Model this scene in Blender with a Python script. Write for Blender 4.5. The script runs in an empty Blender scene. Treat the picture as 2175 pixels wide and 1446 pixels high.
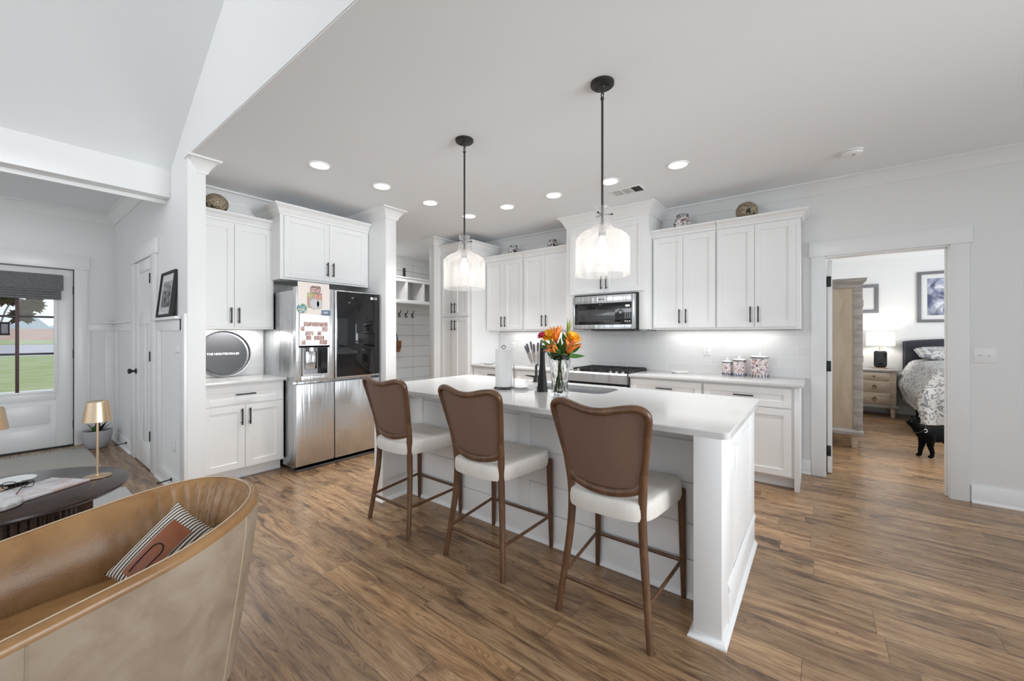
import bpy, bmesh, math, random
from mathutils import Vector, Matrix
random.seed(11)
sc = bpy.context.scene
COL = sc.collection
PI = math.pi
sin, cos = math.sin, math.cos

# ---------------------------------------------------------------- camera
cam = bpy.data.objects.new('camera', bpy.data.cameras.new('camera'))
COL.objects.link(cam)
cam.location = (0, 0, 1.33)
cam.rotation_euler = (PI / 2, 0, math.radians(37.505))
cam.data.sensor_width = 36
cam.data.lens = 36 * 845 / 2175
cam.data.shift_y = -12 / 2175
cam.data.clip_start = 0.05
cam.data.clip_end = 2000
sc.camera = cam

# ---------------------------------------------------------------- world, exposure, added fill lights
sc.view_settings.view_transform = 'Standard'
sc.view_settings.look = 'None'
sc.view_settings.gamma = 1
sc.view_settings.exposure = 0.92
w = bpy.data.worlds.new('World')
sc.world = w
w.use_nodes = True
bg = w.node_tree.nodes['Background']
bg.inputs[0].default_value = (0.785, 0.855, 0.935, 1)
bg.inputs[1].default_value = 0.62
sc.cycles.max_bounces = 16
sc.cycles.diffuse_bounces = 5
sc.cycles.glossy_bounces = 4
sc.cycles.transmission_bounces = 16
sc.cycles.transparent_max_bounces = 12
sc.cycles.sample_clamp_indirect = 6
sc.cycles.caustics_reflective = False
sc.cycles.caustics_refractive = False


def area(name, loc, rot, sx, sy, e, col=(1, 1, 1), shape='RECTANGLE', spread=None):
    l = bpy.data.lights.new(name, 'AREA')
    l.shape = shape
    l.size = sx
    l.size_y = sy
    l.energy = e
    l.color = col
    if spread:
        l.spread = spread
    o = bpy.data.objects.new(name, l)
    COL.objects.link(o)
    o.location = loc
    o.rotation_euler = rot
    return o


# unseen area lights added for fill: behind and beside the camera, in the bedroom
area('fill_light_living', (-3.4, -3.9, 2.9), (math.radians(108), 0, 0), 3.6, 1.4, 29, (0.93, 0.97, 1), 'RECTANGLE', math.radians(110))
area('fill_light_dining', (3.45, 1.7, 1.7), (math.radians(92), 0, PI / 2), 2.6, 1.9, 25, (0.93, 0.97, 1), 'RECTANGLE', math.radians(75))
area('fill_light_bedroom', (3.2, 6.6, 1.5), (PI / 2, 0, PI / 2), 2.2, 1.5, 40, (0.95, 0.98, 1))


# ---------------------------------------------------------------- node helpers and materials
def nd(t, typ, ins=None, **pr):
    n = t.nodes.new(typ)
    for k, v in pr.items():
        setattr(n, k, v)
    for k, v in (ins or {}).items():
        s = n.inputs[k]
        if isinstance(v, bpy.types.NodeSocket):
            t.links.new(v, s)
        else:
            s.default_value = v
    return n


def mth(t, op, a, b=0.0, c=None):
    d = {0: a, 1: b}
    if c is not None:
        d[2] = c
    return nd(t, 'ShaderNodeMath', d, operation=op).outputs[0]


def mixc(t, f, a, b, mode='MIX'):
    n = nd(t, 'ShaderNodeMix', None, data_type='RGBA', blend_type=mode)
    for i, v in ((0, f), (6, a), (7, b)):
        if isinstance(v, bpy.types.NodeSocket):
            t.links.new(v, n.inputs[i])
        else:
            n.inputs[i].default_value = v if i == 0 or len(v) == 4 else (*v, 1)
    return n.outputs[2]


def ramp(t, f, stops, interp='LINEAR'):
    n = nd(t, 'ShaderNodeValToRGB', {0: f})
    r = n.color_ramp
    r.interpolation = interp
    while len(r.elements) < len(stops):
        r.elements.new(0.5)
    for e, (p, c) in zip(r.elements, stops):
        e.position = p
        e.color = c if len(c) == 4 else (*c, 1)
    return n.outputs[0]


def M(name, col, rough=0.5, metal=0.0, **kw):
    m = bpy.data.materials.new(name)
    m.use_nodes = True
    p = m.node_tree.nodes['Principled BSDF']
    p.inputs['Base Color'].default_value = (*col, 1)
    p.inputs['Roughness'].default_value = rough
    p.inputs['Metallic'].default_value = metal
    for k, v in kw.items():
        p.inputs[k.replace('_', ' ')].default_value = v
    return m


def TP(m):
    return m.node_tree, m.node_tree.nodes['Principled BSDF']


def pos(t):
    return nd(t, 'ShaderNodeNewGeometry').outputs['Position']


def oco(t):
    return nd(t, 'ShaderNodeTexCoord').outputs['Object']


def mapv(t, v, sc_=(1, 1, 1), loc=(0, 0, 0), rot=(0, 0, 0)):
    return nd(t, 'ShaderNodeMapping', {0: v, 1: loc, 2: rot, 3: sc_}).outputs[0]


def noi(t, v, s, d=3.0, r=0.55, dist=0.0):
    n = nd(t, 'ShaderNodeTexNoise', {'Vector': v, 'Scale': s, 'Detail': d, 'Roughness': r, 'Distortion': dist})
    return n.outputs[0]


def bump(t, p, h, st=0.2, dist=0.01):
    b = nd(t, 'ShaderNodeBump', {'Height': h, 'Strength': st, 'Distance': dist})
    t.links.new(b.outputs[0], p.inputs['Normal'])


def L(t, a, b):
    t.links.new(a, b)


MT = {}
MT['wall'] = M('wall_paint', (0.80, 0.80, 0.79), 0.6)
MT['ceil'] = M('ceiling_paint', (0.85, 0.87, 0.885), 0.8)
MT['trim'] = M('trim_paint', (0.83, 0.83, 0.825), 0.32)
MT['cab'] = M('cabinet_paint', (0.84, 0.84, 0.835), 0.35)
MT['black'] = M('black_metal', (0.012, 0.012, 0.012), 0.4)
MT['bglass'] = M('black_glass', (0.008, 0.008, 0.009), 0.04, Specular_IOR_Level=0.5)
MT['dark'] = M('dark_gap', (0.02, 0.02, 0.02), 0.7)
MT['white'] = M('white_plastic', (0.85, 0.85, 0.84), 0.35)
MT['paper'] = M('white_paper', (0.74, 0.73, 0.725), 0.8)
MT['cream'] = M('cream_paper', (0.62, 0.565, 0.525), 0.8)
MT['brass'] = M('champagne_metal', (0.66, 0.50, 0.34), 0.33, 1.0)
MT['bronze'] = M('bronze', (0.30, 0.2, 0.1), 0.35, 1.0)
MT['chrome'] = M('chrome', (0.75, 0.75, 0.75), 0.12, 1.0)
MT['grey_metal'] = M('grey_metal', (0.25, 0.25, 0.26), 0.35, 1.0)
MT['iron'] = M('cast_iron', (0.015, 0.015, 0.015), 0.55)
MT['pot'] = M('grey_ceramic', (0.42, 0.42, 0.44), 0.5)
MT['leaf'] = M('leaf_green', (0.055, 0.17, 0.025), 0.45)
MT['leaf2'] = M('leaf_pale_green', (0.28, 0.36, 0.09), 0.5)
MT['darkleaf'] = M('dark_leaf', (0.015, 0.02, 0.012), 0.4)
MT['orange'] = M('orange_petal', (0.83, 0.28, 0.06), 0.5)
MT['yellow'] = M('yellow_petal', (0.85, 0.45, 0.02), 0.55)
MT['pink'] = M('magenta_petal', (0.58, 0.04, 0.13), 0.55)
MT['blackpot'] = M('black_glazed', (0.012, 0.013, 0.015), 0.12)
MT['navy'] = M('navy_upholstery', (0.022, 0.024, 0.035), 0.7)
MT['fur'] = M('black_fur', (0.0025, 0.0025, 0.0025), 0.9, Specular_IOR_Level=0.15)
MT['soil'] = M('soil', (0.03, 0.02, 0.015), 0.9)
MT['piping'] = M('cream_piping', (0.56, 0.44, 0.30), 0.5)
MT['bagl'] = M('brown_bag_leather', (0.2, 0.085, 0.03), 0.5)
MT['shelfin'] = M('cubby_paint', (0.62, 0.62, 0.62), 0.5)
MT['rubber'] = M('rubber', (0.02, 0.02, 0.02), 0.6)
MT['plexi'] = None


def emis(name, col, s):
    m = bpy.data.materials.new(name)
    m.use_nodes = True
    t, p = TP(m)
    p.inputs['Base Color'].default_value = (*col, 1)
    p.inputs['Emission Color'].default_value = (*col, 1)
    p.inputs['Emission Strength'].default_value = s
    return m


MT['led'] = emis('led_diffuser', (1, 0.985, 0.96), 3.5)
MT['bulb'] = emis('bulb_glow', (1, 0.95, 0.88), 9)
MT['display'] = emis('display', (0.5, 0.5, 0.48), 0.5)


def quartz():
    m = M('white_quartz', (0.62, 0.615, 0.605), 0.12)
    t, p = TP(m)
    v = pos(t)
    n = nd(t, 'ShaderNodeTexVoronoi', {'Vector': v, 'Scale': 85.0})
    r = ramp(t, n.outputs['Distance'], [(0.0, (0.30, 0.29, 0.28)), (0.16, (0.45, 0.44, 0.42)), (0.2, (0.62, 0.615, 0.605))])
    k = ramp(t, noi(t, v, 30.0, 2), [(0.62, (0, 0, 0)), (0.66, (1, 1, 1))])
    L(t, mixc(t, k, (0.62, 0.615, 0.605), r), p.inputs['Base Color'])
    return m


MT['quartz'] = quartz()


def tile(ax, name):
    m = M(name, (0.8, 0.8, 0.8), 0.12)
    t, p = TP(m)
    s = nd(t, 'ShaderNodeSeparateXYZ', {0: pos(t)})
    c = nd(t, 'ShaderNodeCombineXYZ', {0: s.outputs[ax], 1: mth(t, 'ADD', s.outputs[2], -0.914)})
    b = nd(t, 'ShaderNodeTexBrick', {'Vector': c.outputs[0], 'Color1': (0.78, 0.78, 0.775, 1), 'Color2': (0.755, 0.75, 0.75, 1),
                                     'Mortar': (0.86, 0.86, 0.85, 1), 'Scale': 1.0, 'Mortar Size': 0.0025, 'Mortar Smooth': 0.1,
                                     'Brick Width': 0.305, 'Row Height': 0.1})
    L(t, b.outputs[0], p.inputs['Base Color'])
    bump(t, p, mth(t, 'SUBTRACT', 1.0, b.outputs[1]), 0.3, 0.002)
    return m


MT['tile'] = tile(0, 'subway_tile')
MT['tile_y'] = tile(1, 'subway_tile_side')


def floor_mat():
    m = M('plank_floor', (0.3, 0.2, 0.1), 0.36)
    t, p = TP(m)
    s = nd(t, 'ShaderNodeSeparateXYZ', {0: pos(t)})
    x, y = s.outputs[0], s.outputs[1]
    W = 0.184
    yy = mth(t, 'DIVIDE', y, W)
    row = mth(t, 'FLOOR', yy)
    rr = nd(t, 'ShaderNodeTexWhiteNoise', {'W': row}, noise_dimensions='1D').outputs[0]
    xx = mth(t, 'ADD', mth(t, 'DIVIDE', x, 1.25), mth(t, 'MULTIPLY', rr, 7.3))
    colm = mth(t, 'FLOOR', xx)
    idv = nd(t, 'ShaderNodeCombineXYZ', {0: row, 1: colm})
    rnd = nd(t, 'ShaderNodeTexWhiteNoise', {'Vector': idv.outputs[0]}, noise_dimensions='2D')
    r1 = rnd.outputs[0]
    off = mth(t, 'MULTIPLY', r1, 37.0)
    gv = nd(t, 'ShaderNodeCombineXYZ', {0: mth(t, 'ADD', x, off), 1: mth(t, 'MULTIPLY', y, 8.0), 2: off}).outputs[0]
    warp = noi(t, gv, 1.3, 2, 0.5)
    gv2 = nd(t, 'ShaderNodeVectorMath', {0: gv, 1: nd(t, 'ShaderNodeCombineXYZ', {1: mth(t, 'MULTIPLY', warp, 1.3)}).outputs[0]}, operation='ADD').outputs[0]
    g = noi(t, mapv(t, gv2, (1.0, 1.5, 1.0)), 2.0, 8, 0.66, 0.55)
    fine = noi(t, mapv(t, gv2, (2.0, 9.0, 1.0)), 5.0, 4, 0.6, 0.3)
    blot = noi(t, mapv(t, gv2, (1.4, 0.5, 1.0)), 1.6, 3, 0.6, 0.6)
    base = ramp(t, g, [(0.30, (0.055, 0.030, 0.017)), (0.385, (0.19, 0.111, 0.06)), (0.49, (0.37, 0.228, 0.122)), (0.66, (0.51, 0.345, 0.20))])
    pl = ramp(t, r1, [(0.0, (0.76, 0.74, 0.73)), (0.5, (0.95, 0.94, 0.93)), (0.8, (1.05, 1.02, 0.98)), (1.0, (1.22, 1.16, 1.08))])
    c = mixc(t, 1.0, base, pl, 'MULTIPLY')
    c = mixc(t, mth(t, 'MULTIPLY', ramp(t, fine, [(0.38, (1, 1, 1)), (0.55, (0, 0, 0))]), 0.5), c, (0.085, 0.047, 0.027))
    kn = ramp(t, blot, [(0.60, (0, 0, 0)), (0.70, (1, 1, 1))])
    c = mixc(t, mth(t, 'MULTIPLY', kn, 0.75), c, (0.055, 0.030, 0.018))
    fy = mth(t, 'FRACT', yy)
    fx = mth(t, 'FRACT', xx)
    e1 = mth(t, 'MINIMUM', fy, mth(t, 'SUBTRACT', 1.0, fy))
    e2 = mth(t, 'MULTIPLY', mth(t, 'MINIMUM', fx, mth(t, 'SUBTRACT', 1.0, fx)), 6.8)
    e = mth(t, 'LESS_THAN', mth(t, 'MINIMUM', e1, e2), 0.008)
    c = mixc(t, mth(t, 'MULTIPLY', e, 0.6), c, (0.05, 0.03, 0.02))
    L(t, c, p.inputs['Base Color'])
    L(t, mth(t, 'ADD', 0.19, mth(t, 'MULTIPLY', fine, 0.2)), p.inputs['Roughness'])
    bump(t, p, mth(t, 'SUBTRACT', fine, mth(t, 'MULTIPLY', e, 1.5)), 0.12, 0.002)
    return m


MT['floor'] = floor_mat()


def wood(name, cols, sx=(3, 26, 26), rough=0.45, vec='o', st=0.1):
    m = M(name, cols[1], rough)
    t, p = TP(m)
    v = oco(t) if vec == 'o' else pos(t)
    g = noi(t, mapv(t, v, sx), 1.4, 5, 0.6, 0.8)
    L(t, ramp(t, g, [(0.3, cols[0]), (0.5, cols[1]), (0.7, cols[2])]), p.inputs['Base Color'])
    bump(t, p, g, st, 0.002)
    return m


MT['stool'] = wood('stool_walnut', [(0.075, 0.034, 0.016), (0.115, 0.054, 0.025), (0.165, 0.082, 0.039)], (16, 16, 5), 0.36)
MT['table'] = wood('dark_table_wood', [(0.018, 0.009, 0.007), (0.036, 0.018, 0.013), (0.06, 0.031, 0.023)], (22, 3, 22), 0.24)
MT['oak'] = wood('weathered_oak', [(0.42, 0.33, 0.245), (0.50, 0.405, 0.305), (0.56, 0.465, 0.365)], (9, 9, 1.5), 0.5)
MT['oakgrey'] = wood('grey_oak_trim', [(0.26, 0.23, 0.21), (0.36, 0.33, 0.31), (0.45, 0.42, 0.4)], (3, 14, 14), 0.5)
MT['oakh'] = wood('nightstand_oak', [(0.46, 0.37, 0.28), (0.56, 0.46, 0.36), (0.64, 0.54, 0.43)], (2, 16, 16), 0.5)
MT['slice'] = wood('pale_stone', [(0.45, 0.43, 0.41), (0.7, 0.69, 0.68), (0.8, 0.79, 0.78)], (8, 18, 8), 0.3)


def steel(name, ax, base=(0.66, 0.675, 0.69), r=0.3):
    m = M(name, base, r, 1.0)
    t, p = TP(m)
    v = pos(t)
    sc_ = [260.0, 260.0, 260.0]
    sc_[ax] = 2.0
    n = noi(t, mapv(t, v, tuple(sc_)), 1.0, 2)
    L(t, mth(t, 'ADD', r - 0.06, mth(t, 'MULTIPLY', n, 0.12)), p.inputs['Roughness'])
    big = noi(t, mapv(t, v, (9.0, 9.0, 0.7)), 1.0, 2, 0.5, 1.2)
    bump(t, p, big, 0.5, 0.025)
    return m


MT['steel'] = steel('stainless_steel', 1)
MT['steelx'] = steel('stainless_steel_range', 0, (0.58, 0.59, 0.6), 0.3)


def leather(name, c0, c1, rough):
    m = M(name, c1, rough, Specular_IOR_Level=0.45)
    t, p = TP(m)
    v = oco(t)
    n = noi(t, v, 7.0, 4, 0.6, 0.5)
    L(t, ramp(t, n, [(0.3, c0), (0.7, c1)]), p.inputs['Base Color'])
    vo = nd(t, 'ShaderNodeTexVoronoi', {'Vector': v, 'Scale': 260.0})
    bump(t, p, mth(t, 'ADD', mth(t, 'MULTIPLY', vo.outputs[0], 0.35), mth(t, 'MULTIPLY', n, 5.0)), 0.10, 0.004)
    L(t, mth(t, 'ADD', rough - 0.08, mth(t, 'MULTIPLY', n, 0.16)), p.inputs['Roughness'])
    return m


MT['leather'] = leather('tan_leather', (0.27, 0.135, 0.05), (0.385, 0.215, 0.09), 0.29)
MT['leather_out'] = leather('tan_leather_cool_lit', (0.31, 0.235, 0.17), (0.44, 0.36, 0.28), 0.46)  # paler copy of the tan leather, cool light put into its colour
MT['patch'] = leather('chestnut_leather', (0.25, 0.075, 0.028), (0.34, 0.115, 0.045), 0.35)


def fabric(name, c, sc_=500.0, rough=0.9, var=0.06):
    m = M(name, c, rough, Sheen_Weight=0.2)
    t, p = TP(m)
    v = oco(t)
    n = noi(t, v, 40.0, 4, 0.7)
    c2 = tuple(max(0, x - var) for x in c)
    L(t, ramp(t, n, [(0.3, c2), (0.7, c)]), p.inputs['Base Color'])
    bump(t, p, noi(t, v, sc_, 1), 0.2, 0.002)
    return m


MT['linen'] = fabric('oatmeal_linen', (0.72, 0.68, 0.63))
MT['rug'] = fabric('beige_rug', (0.50, 0.47, 0.42), 220.0, 0.95, 0.14)
MT['rug2'] = fabric('pale_rug', (0.66, 0.65, 0.62), 220.0, 0.95, 0.08)
MT['shade'] = fabric('grey_shade', (0.19, 0.19, 0.19), 300.0, 0.9, 0.07)


def cane():
    m = M('woven_cane', (0.2, 0.1, 0.07), 0.6)
    t, p = TP(m)
    v = mapv(t, oco(t), (1, 1, 1), (0, 0, 0), (0, PI / 4, 0))
    w1 = nd(t, 'ShaderNodeTexChecker', {'Vector': mapv(t, v, (1, 0.0, 1)), 'Scale': 290.0}).outputs[1]
    n = noi(t, oco(t), 9.0, 2)
    c = mixc(t, w1, (0.08, 0.036, 0.027), (0.28, 0.175, 0.12))
    c = mixc(t, mth(t, 'MULTIPLY', n, 0.5), c, (0.16, 0.085, 0.064))
    L(t, c, p.inputs['Base Color'])
    bump(t, p, w1, 0.4, 0.002)
    return m


MT['cane'] = cane()


def stripes(name, c1, c2, ax, freq, duty):
    m = M(name, c1, 0.85)
    t, p = TP(m)
    s = nd(t, 'ShaderNodeSeparateXYZ', {0: oco(t)})
    f = mth(t, 'FRACT', mth(t, 'MULTIPLY', s.outputs[ax], freq))
    L(t, mixc(t, mth(t, 'LESS_THAN', f, duty), c1, c2), p.inputs['Base Color'])
    return m


MT['stripe'] = stripes('striped_cotton', (0.74, 0.67, 0.58), (0.045, 0.037, 0.037), 1, 84.0, 0.45)


def spots(name, base, c, s, lo, hi, c2=None, rough=0.4, dist=0.8):
    m = M(name, base, rough)
    t, p = TP(m)
    v = oco(t)
    f = ramp(t, noi(t, v, s, 2, 0.5, dist), [(lo, (0, 0, 0)), (hi, (1, 1, 1))])
    col = mixc(t, f, base, c)
    if c2:
        f2 = ramp(t, noi(t, mapv(t, v, (1, 1, 1), (3.1, 1.7, 9.2)), s * 1.15, 2, 0.5, dist), [(lo, (0, 0, 0)), (hi, (1, 1, 1))])
        col = mixc(t, f2, col, c2)
    L(t, col, p.inputs['Base Color'])
    return m


MT['ceramic'] = spots('painted_ceramic', (0.72, 0.70, 0.69), (0.03, 0.03, 0.055), 26.0, 0.54, 0.58, (0.30, 0.12, 0.12), 0.25, 1.2)
MT['ceramic2'] = spots('painted_canister', (0.78, 0.75, 0.73), (0.07, 0.05, 0.14), 55.0, 0.56, 0.6, (0.5, 0.2, 0.14), 0.3, 1.2)
MT['mosaic'] = spots('mosaic_shell', (0.46, 0.38, 0.27), (0.02, 0.017, 0.012), 13.0, 0.62, 0.635, None, 0.45, 0.4)
_t, _p = TP(MT['mosaic'])
_v = nd(_t, 'ShaderNodeTexVoronoi', {'Vector': oco(_t), 'Scale': 95.0})
_old = _p.inputs['Base Color'].links[0].from_socket
L(_t, mixc(_t, 0.75, _old, ramp(_t, _v.outputs['Distance'], [(0.25, (1.25, 1.22, 1.15)), (0.6, (0.18, 0.15, 0.11))]), 'MULTIPLY'), _p.inputs['Base Color'])
bump(_t, _p, _v.outputs[0], 0.6, 0.004)
MT['quilt'] = spots('paisley_quilt', (0.56, 0.56, 0.555), (0.20, 0.205, 0.215), 13.0, 0.50, 0.58, None, 0.9, 2.5)
MT['grass'] = spots('lawn', (0.36, 0.44, 0.19), (0.46, 0.50, 0.28), 1.2, 0.4, 0.6, None, 0.95)
MT['field'] = spots('crop_field', (0.50, 0.31, 0.26), (0.56, 0.42, 0.34), 0.35, 0.45, 0.55, None, 0.95)
MT['road'] = M('asphalt', (0.50, 0.49, 0.53), 0.9)
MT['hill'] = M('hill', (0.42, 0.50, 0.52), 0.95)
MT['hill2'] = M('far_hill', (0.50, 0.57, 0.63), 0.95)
MT['concrete'] = M('porch', (0.75, 0.74, 0.72), 0.8)
MT['wreath'] = spots('dried_leaf', (0.16, 0.15, 0.045), (0.09, 0.06, 0.035), 30.0, 0.4, 0.6, None, 0.8)
MT['plum'] = M('plum_ribbon', (0.10, 0.03, 0.03), 0.7)
MT['postbrown'] = M('plum_muntin', (0.09, 0.045, 0.045), 0.5)
MT['art'] = spots('abstract_print', (0.35, 0.37, 0.50), (0.72, 0.72, 0.76), 3.2, 0.42, 0.62, (0.07, 0.08, 0.16), 0.3, 2.5)
MT['photo_bw'] = spots('grey_photo', (0.08, 0.08, 0.08), (0.45, 0.45, 0.45), 18.0, 0.45, 0.65, None, 0.2, 1.0)
MT['photo_col'] = spots('colour_photo', (0.36, 0.42, 0.16), (0.30, 0.28, 0.28), 22.0, 0.48, 0.52, (0.40, 0.20, 0.17), 0.3, 1.0)
MT['collage'] = spots('photo_mix', (0.16, 0.07, 0.06), (0.62, 0.50, 0.46), 60.0, 0.46, 0.52, (0.35, 0.22, 0.2), 0.4, 0.5)
MT['magnet'] = spots('painted_magnet', (0.05, 0.17, 0.24), (0.12, 0.30, 0.12), 40.0, 0.5, 0.55, (0.4, 0.42, 0.4), 0.3)
MT['magblue'] = M('blue_magnet', (0.10, 0.14, 0.22), 0.4)
MT['greyframe'] = M('grey_frame', (0.17, 0.17, 0.18), 0.5)
MT['knife'] = M('knife_handle', (0.13, 0.12, 0.13), 0.3, 0.6)


def glass(name, tint=0.97, white=0.0, rough=0.0, seed=0.0, refl=0.8):
    m = bpy.data.materials.new(name)
    m.use_nodes = True
    t = m.node_tree
    t.nodes.remove(t.nodes['Principled BSDF'])
    out = t.nodes['Material Output']
    tr = nd(t, 'ShaderNodeBsdfTransparent', {0: (tint, tint, tint, 1)})
    gl = nd(t, 'ShaderNodeBsdfGlossy', {0: (1, 1, 1, 1), 'Roughness': max(0.03, rough)})
    lw = nd(t, 'ShaderNodeLayerWeight', {0: 0.25}).outputs['Fresnel']
    sh = nd(t, 'ShaderNodeMixShader', {0: mth(t, 'MULTIPLY', lw, refl), 1: tr.outputs[0], 2: gl.outputs[0]}).outputs[0]
    if white > 0:
        v = oco(t)
        tl = nd(t, 'ShaderNodeBsdfTranslucent', {0: (0.95, 0.93, 0.92, 1)}).outputs[0]
        df = nd(t, 'ShaderNodeBsdfDiffuse', {0: (0.9, 0.88, 0.87, 1)}).outputs[0]
        td = nd(t, 'ShaderNodeMixShader', {0: 0.4, 1: tl, 2: df}).outputs[0]
        vo = nd(t, 'ShaderNodeTexVoronoi', {'Vector': v, 'Scale': 105.0}).outputs[0]
        sp = ramp(t, vo, [(0.12, (1, 1, 1)), (0.24, (0, 0, 0))])
        big = ramp(t, noi(t, v, 9.0, 2), [(0.4, (0.3, 0.3, 0.3)), (0.65, (1, 1, 1))])
        f = mth(t, 'ADD', white, mth(t, 'MULTIPLY', mth(t, 'MULTIPLY', sp, big), seed))
        sh = nd(t, 'ShaderNodeMixShader', {0: f, 1: sh, 2: td}).outputs[0]
    L(t, sh, out.inputs[0])
    return m


MT['glass'] = glass('clear_glass', 0.97, 0, 0, 0, 0.15)
MT['seeded'] = glass('seeded_glass', 0.975, 0.13, 0.05, 0.4, 0.45)
MT['crystal'] = M('cut_crystal', (0.95, 0.96, 0.95), 0.02, Transmission_Weight=1.0, IOR=1.33)
MT['plexi'] = glass('clear_acrylic', 0.95, 0.06)


def lampshade():
    m = bpy.data.materials.new('lampshade_fabric')
    m.use_nodes = True
    t = m.node_tree
    t.nodes.remove(t.nodes['Principled BSDF'])
    tl = nd(t, 'ShaderNodeBsdfTranslucent', {0: (0.9, 0.88, 0.85, 1)}).outputs[0]
    df = nd(t, 'ShaderNodeBsdfDiffuse', {0: (0.85, 0.84, 0.82, 1)}).outputs[0]
    L(t, nd(t, 'ShaderNodeMixShader', {0: 0.45, 1: tl, 2: df}).outputs[0], t.nodes['Material Output'].inputs[0])
    return m


MT['lampshade'] = lampshade()


# ---------------------------------------------------------------- mesh builder
class MB:
    def __init__(s):
        s.bm = bmesh.new()

    def box(s, x0, x1, y0, y1, z0, z1, bev=0.0, seg=2, M4=None):
        r = bmesh.ops.create_cube(s.bm, size=1.0)
        vs = r['verts']
        for v in vs:
            v.co = Vector((x0 + (v.co.x + .5) * (x1 - x0), y0 + (v.co.y + .5) * (y1 - y0), z0 + (v.co.z + .5) * (z1 - z0)))
        if bev > 0:
            es = list({e for v in vs for e in v.link_edges})
            g = bmesh.ops.bevel(s.bm, geom=es, offset=bev, segments=seg, profile=0.5, affect='EDGES')
            vs = list({v for f in g['faces'] for v in f.verts} | {v for v in vs if v.is_valid})
        if M4 is not None:
            bmesh.ops.transform(s.bm, matrix=M4, verts=vs)
        return s

    def rings(s, rs, closed=True, caps=True, loop=False):
        V = [[s.bm.verts.new(p) for p in r] for r in rs]
        n = len(rs[0])
        seq = list(zip(V, V[1:])) + ([(V[-1], V[0])] if loop else [])
        for a, b in seq:
            for i in range(n if closed else n - 1):
                j = (i + 1) % n
                q = [a[i], a[j], b[j], b[i]]
                try:
                    s.bm.faces.new(q)
                except ValueError:
                    pass
        if caps and closed and not loop:
            for r in (V[0][::-1], V[-1]):
                try:
                    s.bm.faces.new(r)
                except ValueError:
                    pass
        return s

    def lathe(s, prof, n=32, c=(0, 0, 0), M4=None, caps=True, mod=None):
        rs = []
        for r, z in prof:
            ring = []
            for i in range(n):
                a = 2 * PI * i / n
                k = r * (mod(a, z) if mod else 1)
                p = Vector((c[0] + k * cos(a), c[1] + k * sin(a), c[2] + z))
                ring.append(M4 @ p if M4 is not None else p)
            rs.append(ring)
        return s.rings(rs, True, caps)

    def tube(s, pts, r, n=10, caps=True, loop=False, sq=None):
        pts = [Vector(p) for p in pts]
        m = len(pts)
        rr = r if isinstance(r, (list, tuple)) else [r] * m
        T = []
        for i in range(m):
            a = pts[i - 1] if (i > 0 or loop) else pts[i]
            b = pts[(i + 1) % m] if (i < m - 1 or loop) else pts[i]
            T.append((b - a).normalized())
        u = Vector((0, 0, 1)) if abs(T[0].z) < 0.9 else Vector((0, 1, 0))
        rs = []
        for i in range(m):
            u = (u - T[i] * u.dot(T[i]))
            u = u.normalized() if u.length > 1e-6 else T[i].orthogonal().normalized()
            v = T[i].cross(u)
            e = sq or (1, 1)
            rs.append([pts[i] + u * (cos(2 * PI * k / n + PI / n) * rr[i] * e[0]) + v * (sin(2 * PI * k / n + PI / n) * rr[i] * e[1]) for k in range(n)])
        return s.rings(rs, True, caps, loop)

    def cyl(s, a, b, r, n=20, r2=None):
        return s.tube([a, b], [r, r if r2 is None else r2], n)

    def prism(s, poly, ax, a, b):
        def P(u, v, w):
            return {0: (w, u, v), 1: (u, w, v), 2: (u, v, w)}[ax]
        return s.rings([[P(u, v, a) for u, v in poly], [P(u, v, b) for u, v in poly]])

    def mold(s, path, prof, side=1, closed=False):
        n = len(path)
        P = [Vector((p[0], p[1])) for p in path]
        N = []
        for i in range(n if closed else n - 1):
            d = (P[(i + 1) % n] - P[i]).normalized()
            N.append(Vector((-d.y, d.x)) * side)
        rs = []
        for i in range(n):
            if closed:
                a, b = N[i - 1], N[i]
            else:
                a, b = N[max(0, i - 1)], N[min(n - 2, i)]
            mm = (a + b) / (1 + a.dot(b))
            rs.append([(P[i].x + mm.x * o, P[i].y + mm.y * o, z) for o, z in prof])
        return s.rings(rs, True, True, closed)

    def ell(s, c, r, n=20, m=12, M4=None):
        prof = [(max(1e-4, sin(PI * i / m)), -cos(PI * i / m)) for i in range(m + 1)]
        T = Matrix.Translation(c) @ Matrix.Diagonal((r[0], r[1], r[2], 1))
        return s.lathe(prof, n, (0, 0, 0), (M4 @ T) if M4 is not None else T)

    def grid(s, f, nu, nv, thick=None):
        V = [[s.bm.verts.new(f(i / nu, j / nv)) for j in range(nv + 1)] for i in range(nu + 1)]
        for i in range(nu):
            for j in range(nv):
                s.bm.faces.new([V[i][j], V[i + 1][j], V[i + 1][j + 1], V[i][j + 1]])
        return s

    def petal(s, c, d, up, ln, w, curl=0.3, n=7, t0=0.05, flare=0.0):
        c, d, up = Vector(c), Vector(d).normalized(), Vector(up).normalized()
        sd = d.cross(up).normalized()
        up = sd.cross(d)
        rs = []
        for i in range(n + 1):
            k = i / n
            ww = w * (max(0.02, sin(PI * (t0 + (1 - t0) * k) ** 0.8)))
            q = c + d * (ln * k * (1 - 0.15 * curl * k)) + up * (curl * ln * k * k)
            rs.append([q - sd * ww, q - up * (0.25 * ww), q + sd * ww, q + up * 0.0012 - up * (0.2 * ww)])
        return s.rings(rs, True, True)


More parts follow.
